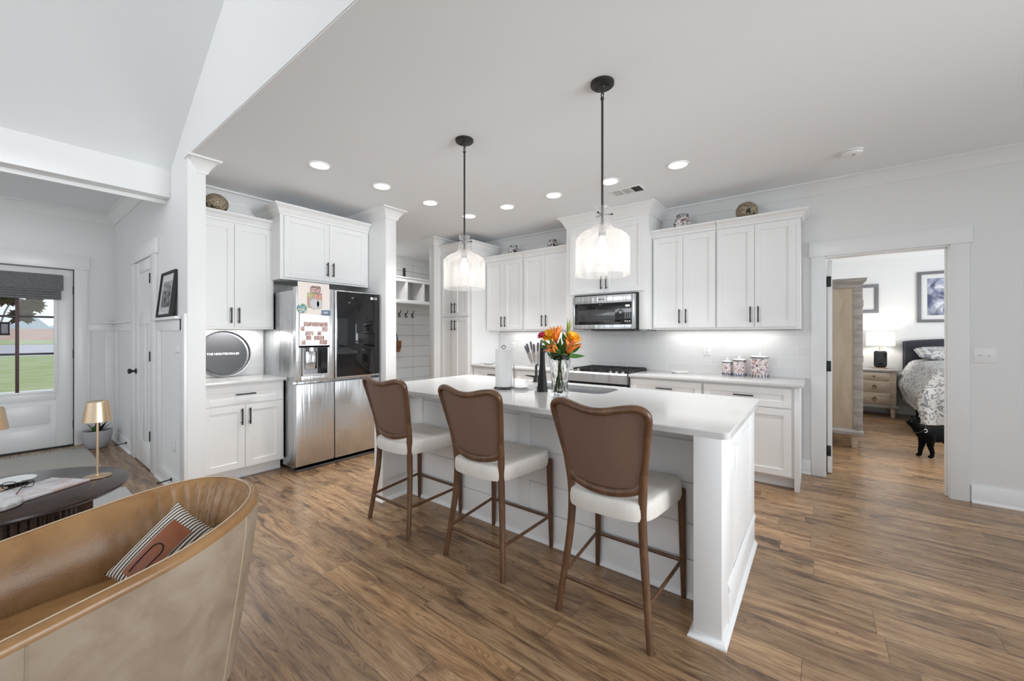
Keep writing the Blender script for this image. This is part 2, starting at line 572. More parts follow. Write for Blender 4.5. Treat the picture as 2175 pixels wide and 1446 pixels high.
def smooth_path(P, k=4):
    """Catmull-Rom resampling of a polyline"""
    P = [Vector(p) for p in P]
    out = []
    for i in range(len(P) - 1):
        a, b, c, d = P[max(0, i - 1)], P[i], P[i + 1], P[min(len(P) - 1, i + 2)]
        for j in range(k):
            t = j / k
            out.append(.5 * ((2 * b) + (c - a) * t + (2 * a - 5 * b + 4 * c - d) * t * t + (3 * b - a - 3 * c + d) * t ** 3))
    return out + [P[-1]]


def text_bm(mb, body, size, M4, ext=0.0008, bold=0.0):
    cu = bpy.data.curves.new('t', 'FONT')
    cu.body = body
    cu.size = size
    cu.extrude = ext
    cu.offset = bold
    cu.align_x = 'CENTER'
    cu.align_y = 'CENTER'
    cu.resolution_u = 3
    o = bpy.data.objects.new('t', cu)
    COL.objects.link(o)
    dg = bpy.context.evaluated_depsgraph_get()
    me = o.evaluated_get(dg).to_mesh()
    n0 = len(mb.bm.verts)
    mb.bm.from_mesh(me)
    mb.bm.verts.ensure_lookup_table()
    bmesh.ops.transform(mb.bm, matrix=M4, verts=mb.bm.verts[n0:])
    o.evaluated_get(dg).to_mesh_clear()
    bpy.data.objects.remove(o)
    bpy.data.curves.remove(cu)
    return mb


def wloc(o):
    v = Vector((0, 0, 0))
    while o is not None:
        v += o.location
        o = o.parent
    return v


def thing(name, label, cat, loc=(0, 0, 0), group=None, rz=0.0):
    o = bpy.data.objects.new(name, None)
    o.empty_display_size = 0.1
    COL.objects.link(o)
    o.location = loc
    o.rotation_euler = (0, 0, rz)
    o['label'] = label
    o['category'] = cat
    if group:
        o['group'] = group
    return o


def part(name, mb, m, parent=None, ang=35, label=None, recalc=True, off=None):
    bm = mb.bm
    if off is None:
        off = wloc(parent) if parent is not None else Vector((0, 0, 0))
    if off.length > 0:
        bmesh.ops.translate(bm, vec=-off, verts=bm.verts)
    if recalc:
        bmesh.ops.recalc_face_normals(bm, faces=bm.faces)
    me = bpy.data.meshes.new(name)
    bm.to_mesh(me)
    bm.free()
    for f in me.polygons:
        f.use_smooth = True
    me.set_sharp_from_angle(angle=math.radians(ang))
    for x in (m if isinstance(m, (list, tuple)) else [m]):
        me.materials.append(MT[x] if isinstance(x, str) else x)
    o = bpy.data.objects.new(name, me)
    COL.objects.link(o)
    if parent is not None:
        o.parent = parent
    if label:
        o['label'] = label
    return o


def single(name, mb, m, label, cat, group=None, ang=35):
    bb = [v.co for v in mb.bm.verts]
    lo = [min(v[i] for v in bb) for i in range(3)]
    hi = [max(v[i] for v in bb) for i in range(3)]
    c = Vector(((lo[0] + hi[0]) / 2, (lo[1] + hi[1]) / 2, lo[2]))
    o = part(name, mb, m, None, ang, None, True, c)
    o.location = c
    o['label'] = label
    o['category'] = cat
    if group:
        o['group'] = group
    return o


def struct(name, mb, m, parent=None, ang=35):
    o = part(name, mb, m, parent, ang)
    if parent is None:
        o['kind'] = 'structure'
    return o


def dup(root, loc, label, rz=None, names=None):
    r = root.copy()
    COL.objects.link(r)
    r.location = loc
    r['label'] = label
    if rz is not None:
        r.rotation_euler = (0, 0, rz)
    for ch in list(root.children):
        c = ch.copy()
        COL.objects.link(c)
        c.parent = r
        for g in ch.children:
            d = g.copy()
            COL.objects.link(d)
            d.parent = c
    return r

# ---------------------------------------------------------------- room shell
CE, YW, YB = 2.765, 0.945, 4.745
struct('floor', MB().box(-7.2, 3.6, -4.2, 9.5, -0.12, 0.0), 'floor')
b = MB().box(-4.84, 3.5, YW + .006, YB, CE, CE + .1)
b.box(-6.25, -4.84, 1.065, 5.8, CE, CE + .1)
struct('ceiling', b, 'ceil')
struct('ceiling_bedroom', MB().box(-.4, 3.6, 4.865, 9.4, 2.74, 2.84), 'ceil')
struct('ceiling_entry', MB().box(-7.25, -4.6, -4.2, YW, 2.84, 2.94), 'ceil')
b = MB()
b.prism([(-4.5, 2.775), (-1.6, 4.524), (1.3, 2.775), (1.3, 2.875), (-1.6, 4.64), (-4.5, 2.9)], 1, -4.2, YW)
struct('ceiling_vault', b, 'ceil')
b = MB().box(-4.63, -4.5, -4.2, YW, 2.532, 2.84, .004)
b.box(-4.645, -4.63, -4.2, YW, 2.50, 2.56, .003)
struct('trim_1', b, 'trim')                                    # boxed beam over the entry
b = MB()
b.prism([(-7.25, 0), (-4.0, 0), (-4.0, CE + .004), (3.5, CE + .004), (3.5, 5.0), (-7.25, 5.0)], 1, YW, 1.065)
struct('wall_partition', b, 'wall')
struct('wall_left', MB().box(-4.84, -4.72, 1.065, 2.84, 0, CE), 'wall')
struct('wall_wing', MB().box(-4.72, -3.87, 2.70, 2.84, 0, CE, .004), 'wall')
struct('wall_stub', MB().box(-4.605, -4.5, 3.97, YB, 0, CE, .004), 'wall')
b = MB().box(-4.605, .06, YB, YB + .12, 0, CE).box(.858, 3.5, YB, YB + .12, 0, CE).box(.06, .858, YB, YB + .12, 2.062, CE)
struct('wall_back', b, 'wall')
# mudroom: shiplap boards on the far wall
b = MB().box(-6.22, -6.115, 1.065, 5.8, 0, CE)
z = .12
while z < CE:
    for y0, y1 in ((1.1, 3.3), (3.306, 4.85), (4.856, 5.8)):
        b.box(-6.117, -6.1, y0, y1, z, min(z + .194, CE), .002, 1)
    z += .2
struct('wall_mudroom', b, 'wall')
struct('wall_mudroom_end', MB().box(-6.2, -4.5, 5.7, 5.8, 0, CE), 'wall')
# front wall around the entry door
b = MB().box(-7.25, -7.1, .59, 1.0, 0, 2.84).box(-7.25, -7.1, -4.2, -.335, 0, 2.84).box(-7.25, -7.1, -.335, .59, 2.112, 2.84)
struct('wall_front', b, 'wall')
# bedroom walls
b = MB().box(-.4, 3.6, 9.3, 9.4, 0, 2.74)
struct('wall_bedroom', b, 'wall')
struct('wall_bedroom_left', MB().box(-.42, -.3, YB + .12, 9.3, 0, 2.74), 'wall')


def crown_prof(zt, o=.09, h=.115):
    return [(0, zt - h), (.012, zt - h), (.016, zt - h + .014), (.03, zt - h * .62), (o * .62, zt - h * .27), (o - .012, zt - .016), (o, zt - .014), (o, zt), (0, zt)]


b = MB().mold([(-4.05, 1.02), (-4.0, 1.02), (-4.0, 1.065), (-4.72, 1.065), (-4.72, 2.70), (-3.87, 2.70), (-3.87, 2.84), (-4.8, 2.84)], crown_prof(CE), -1)
struct('trim_2', b, 'trim', None, 25)
b = MB().mold([(-4.605, 4.72), (-4.605, 3.97), (-4.5, 3.97), (-4.5, YB), (3.5, YB)], crown_prof(CE), -1)
struct('trim_3', b, 'trim', None, 25)
struct('trim_4', MB().mold([(-6.1, 1.1), (-6.1, 5.7)], crown_prof(CE), -1), 'trim', None, 25)
struct('trim_5', MB().mold([(-7.1, -4.2), (-7.1, YW), (-4.64, YW)], crown_prof(2.84), -1), 'trim', None, 25)
struct('trim_6', MB().mold([(-.3, 9.3), (3.6, 9.3)], crown_prof(2.74), -1), 'trim', None, 25)
BBP = [(0, 0), (.028, 0), (.028, .008), (.016, .022), (.016, .132), (.012, .138), (0, .138)]
struct('baseboard_right', MB().mold([(.972, YB), (3.5, YB)], BBP, -1), 'trim')
struct('baseboard_back', MB().mold([(-.118, YB), (-.048, YB)], BBP, -1), 'trim')
struct('baseboard_bedroom', MB().mold([(-.3, 9.3), (3.6, 9.3)], BBP, -1), 'trim')

# bedroom doorway: casing, jamb, open door seen on edge
b = MB().box(-.046, .06, YB - .02, YB, 0, 2.065, .003).box(.858, .962, YB - .02, YB, 0, 2.065, .003)
b.box(-.062, .978, YB - .026, YB, 2.065, 2.205, .003)
b.box(.052, .066, YB - .005, YB + .125, 0, 2.066, .002).box(.852, .866, YB - .005, YB + .125, 0, 2.066, .002).box(.06, .858, YB - .005, YB + .125, 2.052, 2.066, .002)
b.box(.838, .852, YB + .05, YB + .075, 0, 2.05, .002)
struct('trim_7', b, 'trim')
d3 = struct('door_3', MB().box(.077, .113, YB + .128, YB + .88, .01, 2.045, .003), 'trim')
for z in (1.84, 1.03, .22):
    b = MB().box(.063, .104, YB + .124, YB + .1275, z - .05, z + .05, .002).cyl((.070, YB + .119, z - .05), (.070, YB + .119, z + .05), .007, 10)
    struct('hinge', b, 'black', d3)

# wainscot on the partition wall (entry side)
b = MB()
Y0 = YW - .014
b.box(-7.1, -6.035, Y0, YW, 1.375, 1.47, .003).box(-7.1, -6.035, YW - .04, YW, 1.47, 1.49, .004)
b.box(-7.1, -6.88, Y0, YW, .13, 1.375, .002).box(-6.1, -6.035, Y0, YW, .13, 1.375, .002)
b.box(-7.1, -6.035, Y0 - .004, YW, 0, .13, .003)
b.box(-4.93, -4.12, Y0, YW, 1.365, 1.46, .003).box(-4.95, -4.1, YW - .06, YW, 1.46, 1.483, .005)
b.box(-4.93, -4.80, Y0, YW, .13, 1.365, .002).box(-4.16, -4.003, Y0, YW, .0, 1.49, .003).box(-4.06, -4.0, Y0 - .008, YW, .0, 1.5, .003)
b.box(-4.93, -4.16, Y0 - .004, YW, 0, .13, .003).box(-4.93, -4.16, Y0 - .02, YW, 0, .02, .006)
b.box(-7.1, -6.035, Y0 - .02, YW, 0, .02, .006)
struct('trim_8', b, 'trim')
b = MB()
X0 = -7.086
b.box(-7.1, X0, .70, YW, 1.378, 1.47, .003).box(-7.1, -7.06, .70, YW, 1.47, 1.49, .004).box(-7.1, X0, .85, YW, .13, 1.378, .002)
b.box(-7.1, X0, .69, .72, .13, 1.378, .002).box(-7.1, X0 + .004, .70, YW, 0, .13, .003)
struct('trim_9', b, 'trim')
# closet door casing and door
b = MB().box(-6.033, -5.845, YW - .022, YW, 0, 2.10, .003).box(-5.125, -4.935, YW - .022, YW, 0, 2.10, .003)
b.box(-6.05, -4.90, YW - .028, YW, 2.10, 2.245, .003)
struct('trim_10', b, 'trim')
d2 = thing('door_2', 'white panelled closet door in the entry wainscot wall', 'door', (-5.49, YW, 0))
del d2['label'], d2['category']
d2['kind'] = 'structure'
b = MB()
fy0, fy1 = YW - .016, YW
for x0, x1, z0, z1 in ((-5.84, -5.64, .012, 2.09), (-5.17, -5.13, .012, 2.09), (-5.64, -5.17, 1.975, 2.09), (-5.64, -5.17, 1.435, 1.56), (-5.64, -5.17, .012, .25), (-5.47, -5.34, .25, 1.435)):
    b.box(x0, x1, fy0, fy1, z0, z1, .003)
b.box(-5.65, -5.16, YW - .002, YW, .2, 2.0)
part('panel', b, 'trim', d2)
b = MB().lathe([(.001, 0), (.03, 0), (.03, .006), (.012, .012), (.011, .03), (.024, .042), (.028, .055), (.022, .066), (.001, .07)], 20, (0, 0, 0), Matrix.Translation((-5.78, fy0, .945)) @ Matrix.Rotation(PI / 2, 4, 'X'))
part('door_knob', b, 'black', d2)
for z in (1.88, 1.12, .345):
    part('hinge', MB().box(-5.135, -5.118, fy0 - .014, fy0 - .001, z - .048, z + .048, .002), 'rubber', d2)

# entry door with glass
d1 = thing('door_1', 'x', 'door', (-7.13, .125, 0))
del d1['label'], d1['category']
d1['kind'] = 'structure'
b = MB()
xa, xb = -7.16, -7.115
for y0, y1, z0, z1 in ((-.33, -.19, .015, 2.105), (.447, .584, .015, 2.105), (-.19, .447, 1.955, 2.105), (-.19, .447, .57, .668), (-.19, .447, .015, .245)):
    b.box(xa, xb, y0, y1, z0, z1, .003)
b.box(xa, xb - .012, -.19, .447, .245, .57)
b.box(xa, xb - .002, -.14, .397, .295, .52, .008)
for q in ((-.20, -.17, .6805, 1.9445), (.43, .46, .6805, 1.9445), (-.2, .46, .65, .68), (-.2, .46, 1.945, 1.975)):
    b.box(xb - .004, xb + .008, q[0], q[1], q[2], q[3], .004)
part('door_panel', b, 'trim', d1)
part('glass_pane', MB().box(-7.142, -7.136, -.188, .445, .67, 1.953), 'glass', d1)
b = MB()
for z in (1.538, 1.111):
    b.box(-7.150, -7.128, -.188, .445, z - .011, z + .011, .002)
part('muntin', b, 'black', d1)
part('muntin', MB().box(-7.152, -7.126, .147, .175, .67, 1.953, .002), 'postbrown', d1)
for z in (1.863, 1.10, .26):
    part('hinge', MB().box(xb - .002, xb + .012, .580, .596, z - .05, z + .05, .002), 'rubber', d1)
part('gap_shade_strip', MB().box(-7.118, -7.096, .5845, .5895, .012, 2.108).box(-7.118, -7.096, -.335, .5895, 2.1045, 2.109), 'rubber', d1)  # dark strips added for the shaded gap around the door
part('threshold', MB().box(-7.2, -7.085, -.335, .59, 0, .012, .003), 'dark', d1)
b = MB().box(-7.1, -7.08, .59, .70, 0, 2.115, .003).box(-7.1, -7.08, -.445, -.335, 0, 2.115, .003).box(-7.1, -7.074, -.46, .715, 2.115, 2.285, .003)
b.box(-7.2, -7.1, .585, .60, 0, 2.12).box(-7.2, -7.1, -.345, -.333, 0, 2.12).box(-7.2, -7.1, -.335, .6, 2.106, 2.12)
struct('trim_11', b, 'trim')

# backsplash tile
struct('trim_12', MB().box(-3.876, -.046, YB - .01, YB, .914, 1.372), 'tile')
struct('trim_13', MB().box(-4.72, -4.71, 1.066, 1.76, .914, 1.39), 'tile_y')
struct('trim_14', MB().box(-.05, -.044, YB - .013, YB, .914, 1.372, .001), 'trim')

# ---------------------------------------------------------------- cabinets
def fb(mb, ax, face, u0, u1, d0, d1, z0, z1, bev=0.0):
    if ax == 'x':
        mb.box(face - d1, face - d0, u0, u1, z0, z1, bev, 1)
    else:
        mb.box(u0, u1, face + d0, face + d1, z0, z1, bev, 1)
    return mb


def leaf(ax, face, u0, u1, z0, z1, fr=.056, rec=.010):
    mb = MB()
    fb(mb, ax, face, u0, u0 + fr, 0, .02, z0, z1, .0014)
    fb(mb, ax, face, u1 - fr, u1, 0, .02, z0, z1, .0014)
    fb(mb, ax, face, u0 + fr, u1 - fr, 0, .02, z1 - fr, z1, .0014)
    fb(mb, ax, face, u0 + fr, u1 - fr, 0, .02, z0, z0 + fr, .0014)
    fb(mb, ax, face, u0 + fr - .002, u1 - fr + .002, rec, .019, z0 + fr - .002, z1 - fr + .002)
    return mb


def pull(ax, face, u, z, ln, vert=True):
    mb = MB()
    h = ln / 2
    if vert:
        fb(mb, ax, face, u - .0055, u + .0055, -.038, -.027, z - h, z + h, .0015)
        for s in (-1, 1):
            fb(mb, ax, face, u - .004, u + .004, -.03, 0, z + s * (h - .02) - .004, z + s * (h - .02) + .004)
    else:
        fb(mb, ax, face, u - h, u + h, -.038, -.027, z - .0055, z + .0055, .0015)
        for s in (-1, 1):
            fb(mb, ax, face, u + s * (h - .02) - .004, u + s * (h - .02) + .004, -.03, 0, z - .004, z + .004)
    return mb


def cabinet(name, label, cat, ax, face, u0, u1, z0, z1, depth, fronts, toe=0.0, crown=None, group=None, extra=None):
    uc = (u0 + u1) / 2
    loc = (face - depth / 2, uc, z0 if not toe else 0) if ax == 'x' else (uc, face + depth / 2, z0 if not toe else 0)
    r = thing(name, label, cat, loc, group)
    b = fb(MB(), ax, face, u0, u1, .021, depth, z0 + toe, z1, .001)
    if extra:
        extra(b)
    part('cabinet_body', b, 'cab', r)
    if toe:
        b = fb(MB(), ax, face, u0 + .002, u1 - .002, .095, depth, 0, toe)
        fb(b, ax, face, u0 + .002, u1 - .002, .083, .095, 0, .018, .004)
        part('toe_kick', b, 'cab', r)
    for f in fronts:
        kind, a, c, p, q, hv, hu, hz = f
        d = part(kind, leaf(ax, face, a, c, p, q), 'cab', r)
        if hv:
            part('handle', pull(ax, face, hu, hz, .15 if hv == 'v' else .16, hv == 'v'), 'black', d)
    if crown:
        path, zb, zt, o = crown
        pr = [(0, zb), (.012, zb), (.012, zb + .018), (.02, zb + .026), (o * .5, zb + (zt - zb) * .6), (o * .82, zt - .022), (o, zt - .014), (o, zt), (0, zt)]
        part('crown_molding', MB().mold(path, pr, -1), 'cab', r, 25)
    return r


def pair(kind, u0, u1, z0, z1, hz, gap=.003, um=None, off=.032):
    m = um if um is not None else (u0 + u1) / 2
    return [(kind, u0, m - gap / 2, z0, z1, 'v', m - off, hz), (kind, m + gap / 2, u1, z0, z1, 'v', m + off, hz)]


# fridge-wall run
cabinet('base_cabinet', 'white base cabinet beside the refrigerator with one wide drawer over two doors', 'cabinet', 'x', -4.18, 1.066, 1.752, 0, .884, .535,
        [('drawer', 1.085, 1.735, .70, .865, 'h', 1.41, .79)] + pair('door', 1.085, 1.735, .115, .688, .585, um=1.412), .1)
single('countertop', MB().box(-4.71, -4.135, 1.067, 1.762, .885, .914, .004), 'quartz', 'short white quartz countertop under the round tray, left of the refrigerator', 'countertop')
cabinet('wall_cabinet', 'tall white wall cabinet above the round tray, left of the refrigerator', 'cabinet', 'x', -4.42, 1.066, 1.755, 1.385, 2.484, .29,
        pair('door', 1.08, 1.735, 1.405, 2.39, 1.515, um=1.402), 0, ([(-4.44, 1.066), (-4.44, 1.755), (-4.71, 1.755)], 2.405, 2.485, .065))
cabinet('wall_cabinet', 'deep white wall cabinet directly over the refrigerator', 'cabinet', 'x', -4.19, 1.722, 2.695, 1.885, 2.56, .525,
        pair('door', 1.755, 2.65, 1.905, 2.515, 2.03, um=2.215), 0, ([(-4.71, 1.722), (-4.21, 1.722), (-4.21, 2.695)], 2.525, 2.625, .07))

# range-wall run
cabinet('pantry_cabinet', 'tall white pantry cabinet with four doors in the corner by the mudroom opening', 'cabinet', 'y', 4.10, -4.498, -3.88, 0, 2.62, .64,
        pair('door', -4.485, -3.93, 1.60, 2.52, 1.72) + pair('door', -4.485, -3.93, .115, 1.583, 1.47), .1,
        ([(-4.498, 4.12), (-3.88, 4.12), (-3.88, 4.74)], 2.56, 2.66, .07))
cabinet('base_cabinet', 'white base cabinet between the pantry and the range, partly hidden by the paper towels', 'cabinet', 'y', 4.13, -3.878, -3.12, 0, .884, .60,
        [('drawer', -3.84, -3.14, .70, .865, 'h', -3.49, .79)] + pair('door', -3.84, -3.14, .115, .688, .585), .1)
cabinet('base_cabinet', 'white base cabinet immediately left of the range, behind the flower vase', 'cabinet', 'y', 4.13, -3.118, -2.345, 0, .884, .60,
        [('drawer', -3.10, -2.365, .70, .865, 'h', -2.73, .79)] + pair('door', -3.10, -2.365, .115, .688, .585), .1)
single('countertop', MB().box(-3.876, -2.343, 4.098, YB - .011, .885, .914, .004), 'quartz', 'white quartz countertop between the pantry and the range', 'countertop')
cabinet('base_cabinet', 'white base cabinet immediately right of the range', 'cabinet', 'y', 4.13, -1.595, -.873, 0, .884, .60,
        [('drawer', -1.575, -.885, .70, .865, 'h', -1.225, .79)] + pair('door', -1.575, -.885, .115, .688, .585), .1)


def endp(b):
    b.box(-.137, -.119, 4.15, 4.73, 0, .884, .001)
    b.box(-.155, -.119, 4.135, 4.155, 0, .884, .001)


cabinet('base_cabinet', 'white end base cabinet beside the bedroom doorway', 'cabinet', 'y', 4.13, -.871, -.137, 0, .884, .60,
        [('drawer', -.86, -.175, .70, .865, 'h', -.53, .79)] + pair('door', -.86, -.175, .115, .688, .585), .1, None, None, endp)
single('countertop', MB().box(-1.592, -.088, 4.098, YB - .011, .885, .914, .004), 'quartz', 'white quartz countertop under the three canisters', 'countertop')
ZC = (2.39, 2.465, .06)
cabinet('wall_cabinet', 'white wall cabinet with two doors nearest the pantry', 'cabinet', 'y', 4.41, -3.878, -3.196, 1.385, 2.464, .325,
        pair('door', -3.85, -3.205, 1.405, 2.375, 1.515), 0, ([(-3.878, 4.43), (-3.197, 4.43)], *ZC))
cabinet('wall_cabinet', 'white wall cabinet with two doors just left of the microwave, second from the pantry', 'cabinet', 'y', 4.41, -3.194, -2.462, 1.385, 2.464, .325,
        pair('door', -3.185, -2.50, 1.405, 2.375, 1.515), 0, ([(-3.193, 4.43), (-2.462, 4.43)], *ZC))
cabinet('wall_cabinet', 'white wall cabinet with two doors just right of the microwave', 'cabinet', 'y', 4.41, -1.443, -.806, 1.385, 2.464, .325,
        pair('door', -1.425, -.815, 1.405, 2.375, 1.525), 0, ([(-1.443, 4.43), (-.807, 4.43)], *ZC))
cabinet('wall_cabinet', 'white end wall cabinet above the canisters, nearest the bedroom doorway', 'cabinet', 'y', 4.41, -.804, -.12, 1.385, 2.464, .325,
        pair('door', -.795, -.155, 1.405, 2.375, 1.525), 0, ([(-.803, 4.43), (-.12, 4.43), (-.12, 4.74)], *ZC))


def hoodside(b):
    b.box(-2.46, -2.325, 4.31, 4.735, 1.39, 1.80, .001)
    b.box(-1.553, -1.445, 4.31, 4.735, 1.39, 1.80, .001)


cabinet('wall_cabinet', 'raised white cabinet over the microwave with crown up to the ceiling', 'cabinet', 'y', 4.29, -2.46, -1.445, 1.80, 2.70, .445,
        pair('door', -2.40, -1.50, 1.815, 2.59, 1.93), 0, ([(-2.46, 4.735), (-2.46, 4.31), (-1.445, 4.31), (-1.445, 4.735)], 2.64, 2.764, .085), None, hoodside)

# under-cabinet strips
for x0, x1 in ((-3.6, -2.65), (-1.35, -.3)):
    area('under_cabinet_light', ((x0 + x1) / 2, 4.62, 1.38), (0, 0, 0), x1 - x0, .03, .85, (1, .985, .96))
area('under_cabinet_light', (-4.60, 1.40, 1.38), (0, 0, 0), .03, .5, 2.0, (1, .985, .96))

# ---------------------------------------------------------------- refrigerator
F = -3.955
r = thing('refrigerator', 'stainless steel four-door refrigerator with a black glass upper right door', 'refrigerator', (-4.3, 2.22, 0))
b = MB().box(-4.68, -4.03, 1.765, 2.672, .035, 1.765, .004).box(-4.6, -4.02, 1.80, 2.64, 0.0, .05)
part('cabinet_body', b, 'steelx', r)
b = MB().box(-4.2, -3.98, 1.77, 1.86, 1.765, 1.80, .006).box(-4.2, -3.98, 2.58, 2.67, 1.765, 1.80, .006)
part('hinge_cover', b, 'grey_metal', r)
part('kick_plate', MB().box(-4.05, -4.02, 1.78, 2.66, .01, .055), 'dark', r)
b = MB()
bv = .012
yy0, yy1, zz0, zz1 = 1.82, 2.075, .93, 1.228
b.box(-4.025, F, 1.758, yy0, .872, 1.795, bv).box(-4.025, F, yy1, 2.143, .872, 1.795, bv)
b.box(-4.025, F - .001, yy0 - .012, yy1 + .012, zz1, 1.795, .004).box(-4.025, F - .001, yy0 - .012, yy1 + .012, .872, zz0, .004)
d = part('door', b, 'steel', r)
b = MB().box(-4.024, -4.018, yy0, yy1, zz0, zz1).box(-4.02, F + .004, yy0, yy0 + .008, zz0, zz1).box(-4.02, F + .004, yy1 - .008, yy1, zz0, zz1).box(-4.02, F + .012, yy0, yy1, zz0 - .004, zz0 + .012, .002)
b.box(-4.02, F + .004, yy0, yy1, zz1 - .01, zz1 + .004)
part('dispenser', b, M('dispenser_grey', (.42, .42, .43), .35), d)
b = MB().box(-4.017, -3.99, yy0 + .05, yy0 + .16, zz0 + .06, zz1 - .06, .008).cyl((-3.99, yy0 + .1, zz1), (-3.99, yy0 + .1, zz1 - .06), .035, 20)
part('dispenser_paddle', b, 'chrome', d)
part('dispenser_panel', MB().box(-4.017, F + .002, yy1 - .075, yy1 - .008, zz0 + .012, zz1 - .01), 'bglass', d)
d = part('door', MB().box(-4.025, F, 2.149, 2.68, .872, 1.795, bv), 'steel', r)
g = part('glass_panel', MB().box(F - .002, F + .006, 2.168, 2.672, .892, 1.785, .004), 'bglass', d)
MLX = Matrix(((0, 0, 1, F + .0065), (1, 0, 0, 2.605), (0, 1, 0, 1.735), (0, 0, 0, 1)))
b = text_bm(MB(), 'LG', .038, MLX @ Matrix.Translation((.012, 0, 0)), .0006)
b.lathe([(.001, 0), (.015, 0), (.015, .001), (.001, .001)], 20, (0, 0, 0), MLX @ Matrix.Translation((-.035, 0, 0)))
part('logo', b, 'white', d)
part('door', MB().box(-4.025, F, 1.758, 2.143, .055, .852, bv), 'steel', r)
part('door', MB().box(-4.025, F, 2.149, 2.68, .055, .852, bv), 'steel', r)
# papers and magnets on its left door
PF = F + .0015
single('wall_calendar', MB().box(PF, PF + .0015, 1.775, 2.085, 1.535, 1.845), 'cream', 'tall cream sheet standing above the refrigerator door top', 'paper')
single('photograph', MB().box(PF + .003, PF + .005, 1.865, 2.01, 1.60, 1.745), 'photo_col', 'colour snapshot of two people on the cream sheet', 'photo')
pp_ = [o for o in bpy.data.objects if o.name == 'photograph'][0]
b = MB()
for y, z, ry, rz in ((1.935, 1.615, .045, .05), (1.985, 1.615, .028, .045)):
    b.lathe([(.001, 0), (1, 0), (1, .0012), (.001, .0012)], 28, (0, 0, 0), Matrix.Translation((PF + .005, y, z + .022)) @ Matrix(((0, 0, 1, 0), (ry, 0, 0, 0), (0, rz, 0, 0), (0, 0, 0, 1))))
part('printed_clothing', b, 'pot', pp_)
b = MB()
for y, z in ((1.945, 1.705), (1.988, 1.70)):
    b.lathe([(.001, 0), (1, 0), (1, .0016), (.001, .0016)], 24, (0, 0, 0), Matrix.Translation((PF + .005, y, z)) @ Matrix(((0, 0, 1, 0), (.015, 0, 0, 0), (0, .022, 0, 0), (0, 0, 0, 1))))
part('printed_faces', b, M('print_skin', (.48, .25, .2), .4), pp_)
single('fridge_magnet', MB().box(PF + .003, PF + .008, 1.895, 1.99, 1.752, 1.812, .014), 'collage', 'dark reddish picture magnet above the snapshot', 'magnet')
single('fridge_magnet', MB().lathe([(.001, 0), (.042, 0), (.045, .003), (.042, .006), (.001, .007)], 28, (0, 0, 0), Matrix.Translation((PF + .004, 1.812, 1.588)) @ Matrix.Rotation(PI / 2, 4, 'Y')), 'magnet', 'round teal and green magnet at the left paper edge', 'magnet')
mg = thing('fridge_magnet', 'small blue rectangular magnet with pale lettering', 'magnet', (PF + .004, 2.05, 1.553))
part('plate', MB().box(PF + .004, PF + .009, 2.005, 2.092, 1.528, 1.578, .006), 'magblue', mg)
part('lettering', text_bm(MB(), 'USC', .028, Matrix(((0, 0, 1, PF + .0095), (1, 0, 0, 2.048), (0, 1, 0, 1.553), (0, 0, 0, 1)))), 'white', mg)
cl = thing('photo_collage', 'white sheet with a grid of small family photos above the water dispenser', 'collage', (PF, 1.93, 1.21))
part('backing', MB().box(PF + .002, PF + .004, 1.785, 2.09, 1.205, 1.40, .001).box(PF + .002, PF + .004, 1.785, 2.09, 1.205, 1.222), 'pot', cl)
part('sheet', MB().box(PF + .004, PF + .0055, 1.79, 2.085, 1.225, 1.53), 'paper', cl)
b = MB()
for q in ((1.83, 2.065, 1.415, 1.455), (2.01, 2.065, 1.365, 1.413), (1.80, 1.835, 1.37, 1.41), (1.845, 1.92, 1.325, 1.365), (1.965, 2.0, 1.325, 1.365), (1.85, 1.90, 1.28, 1.322), (1.93, 2.03, 1.28, 1.318), (1.81, 1.845, 1.235, 1.275), (1.985, 2.06, 1.235, 1.277)):
    b.box(PF + .0055, PF + .0063, q[0], q[1], q[2], q[3])
part('photo_grid', b, 'collage', cl)

# ---------------------------------------------------------------- microwave
mw = thing('microwave', 'stainless over-the-range microwave with a black glass front', 'microwave', (-1.94, 4.4, 1.385))
part('case', MB().box(-2.318, -1.56, 4.25, 4.60, 1.392, 1.797, .003), 'dark', mw)
b = MB().box(-2.318, -1.60, 4.215, 4.25, 1.69, 1.778, .004).box(-2.318, -1.60, 4.215, 4.25, 1.395, 1.447, .004).box(-2.318, -2.292, 4.215, 4.25, 1.44, 1.70, .003)
b.box(-1.60, -1.562, 4.216, 4.25, 1.395, 1.778, .004)
d = part('door', b, 'steelx', mw)
part('door_glass', MB().box(-2.292, -1.6, 4.220, 4.245, 1.447, 1.69, .002), 'bglass', d)
m_win = M('oven_window', (0.05, 0.05, 0.052), 0.12)
MT['win'] = m_win
part('window', MB().box(-2.25, -1.79, 4.2185, 4.222, 1.478, 1.617, .001), 'win', d)
part('display', MB().box(-1.672, -1.622, 4.2185, 4.222, 1.64, 1.662, .001), 'display', mw)
b = MB()
for i in range(3):
    for j in range(7):
        x, z = -1.672 + i * .025, 1.61 - j * .0155
        b.box(x - .005, x + .004, 4.2188, 4.2205, z - .002, z + .002)
for i in range(3):
    b.box(-1.68 + i * .025, -1.664 + i * .025, 4.2188, 4.2205, 1.478, 1.486)
part('keypad', b, 'white', mw)
part('logo', text_bm(MB(), 'MAYTAG', .02, Matrix(((1, 0, 0, -1.95), (0, 0, -1, 4.2145), (0, 1, 0, 1.733), (0, 0, 0, 1))), .0008, .0012), 'black', d)
part('vent_grille', MB().box(-2.08, -1.562, 4.22, 4.59, 1.378, 1.395, .002), 'dark', mw)
part('exhaust_plate', MB().box(-1.56, -1.46, 4.30, 4.6, 1.37, 1.389, .002), 'grey_metal', mw)

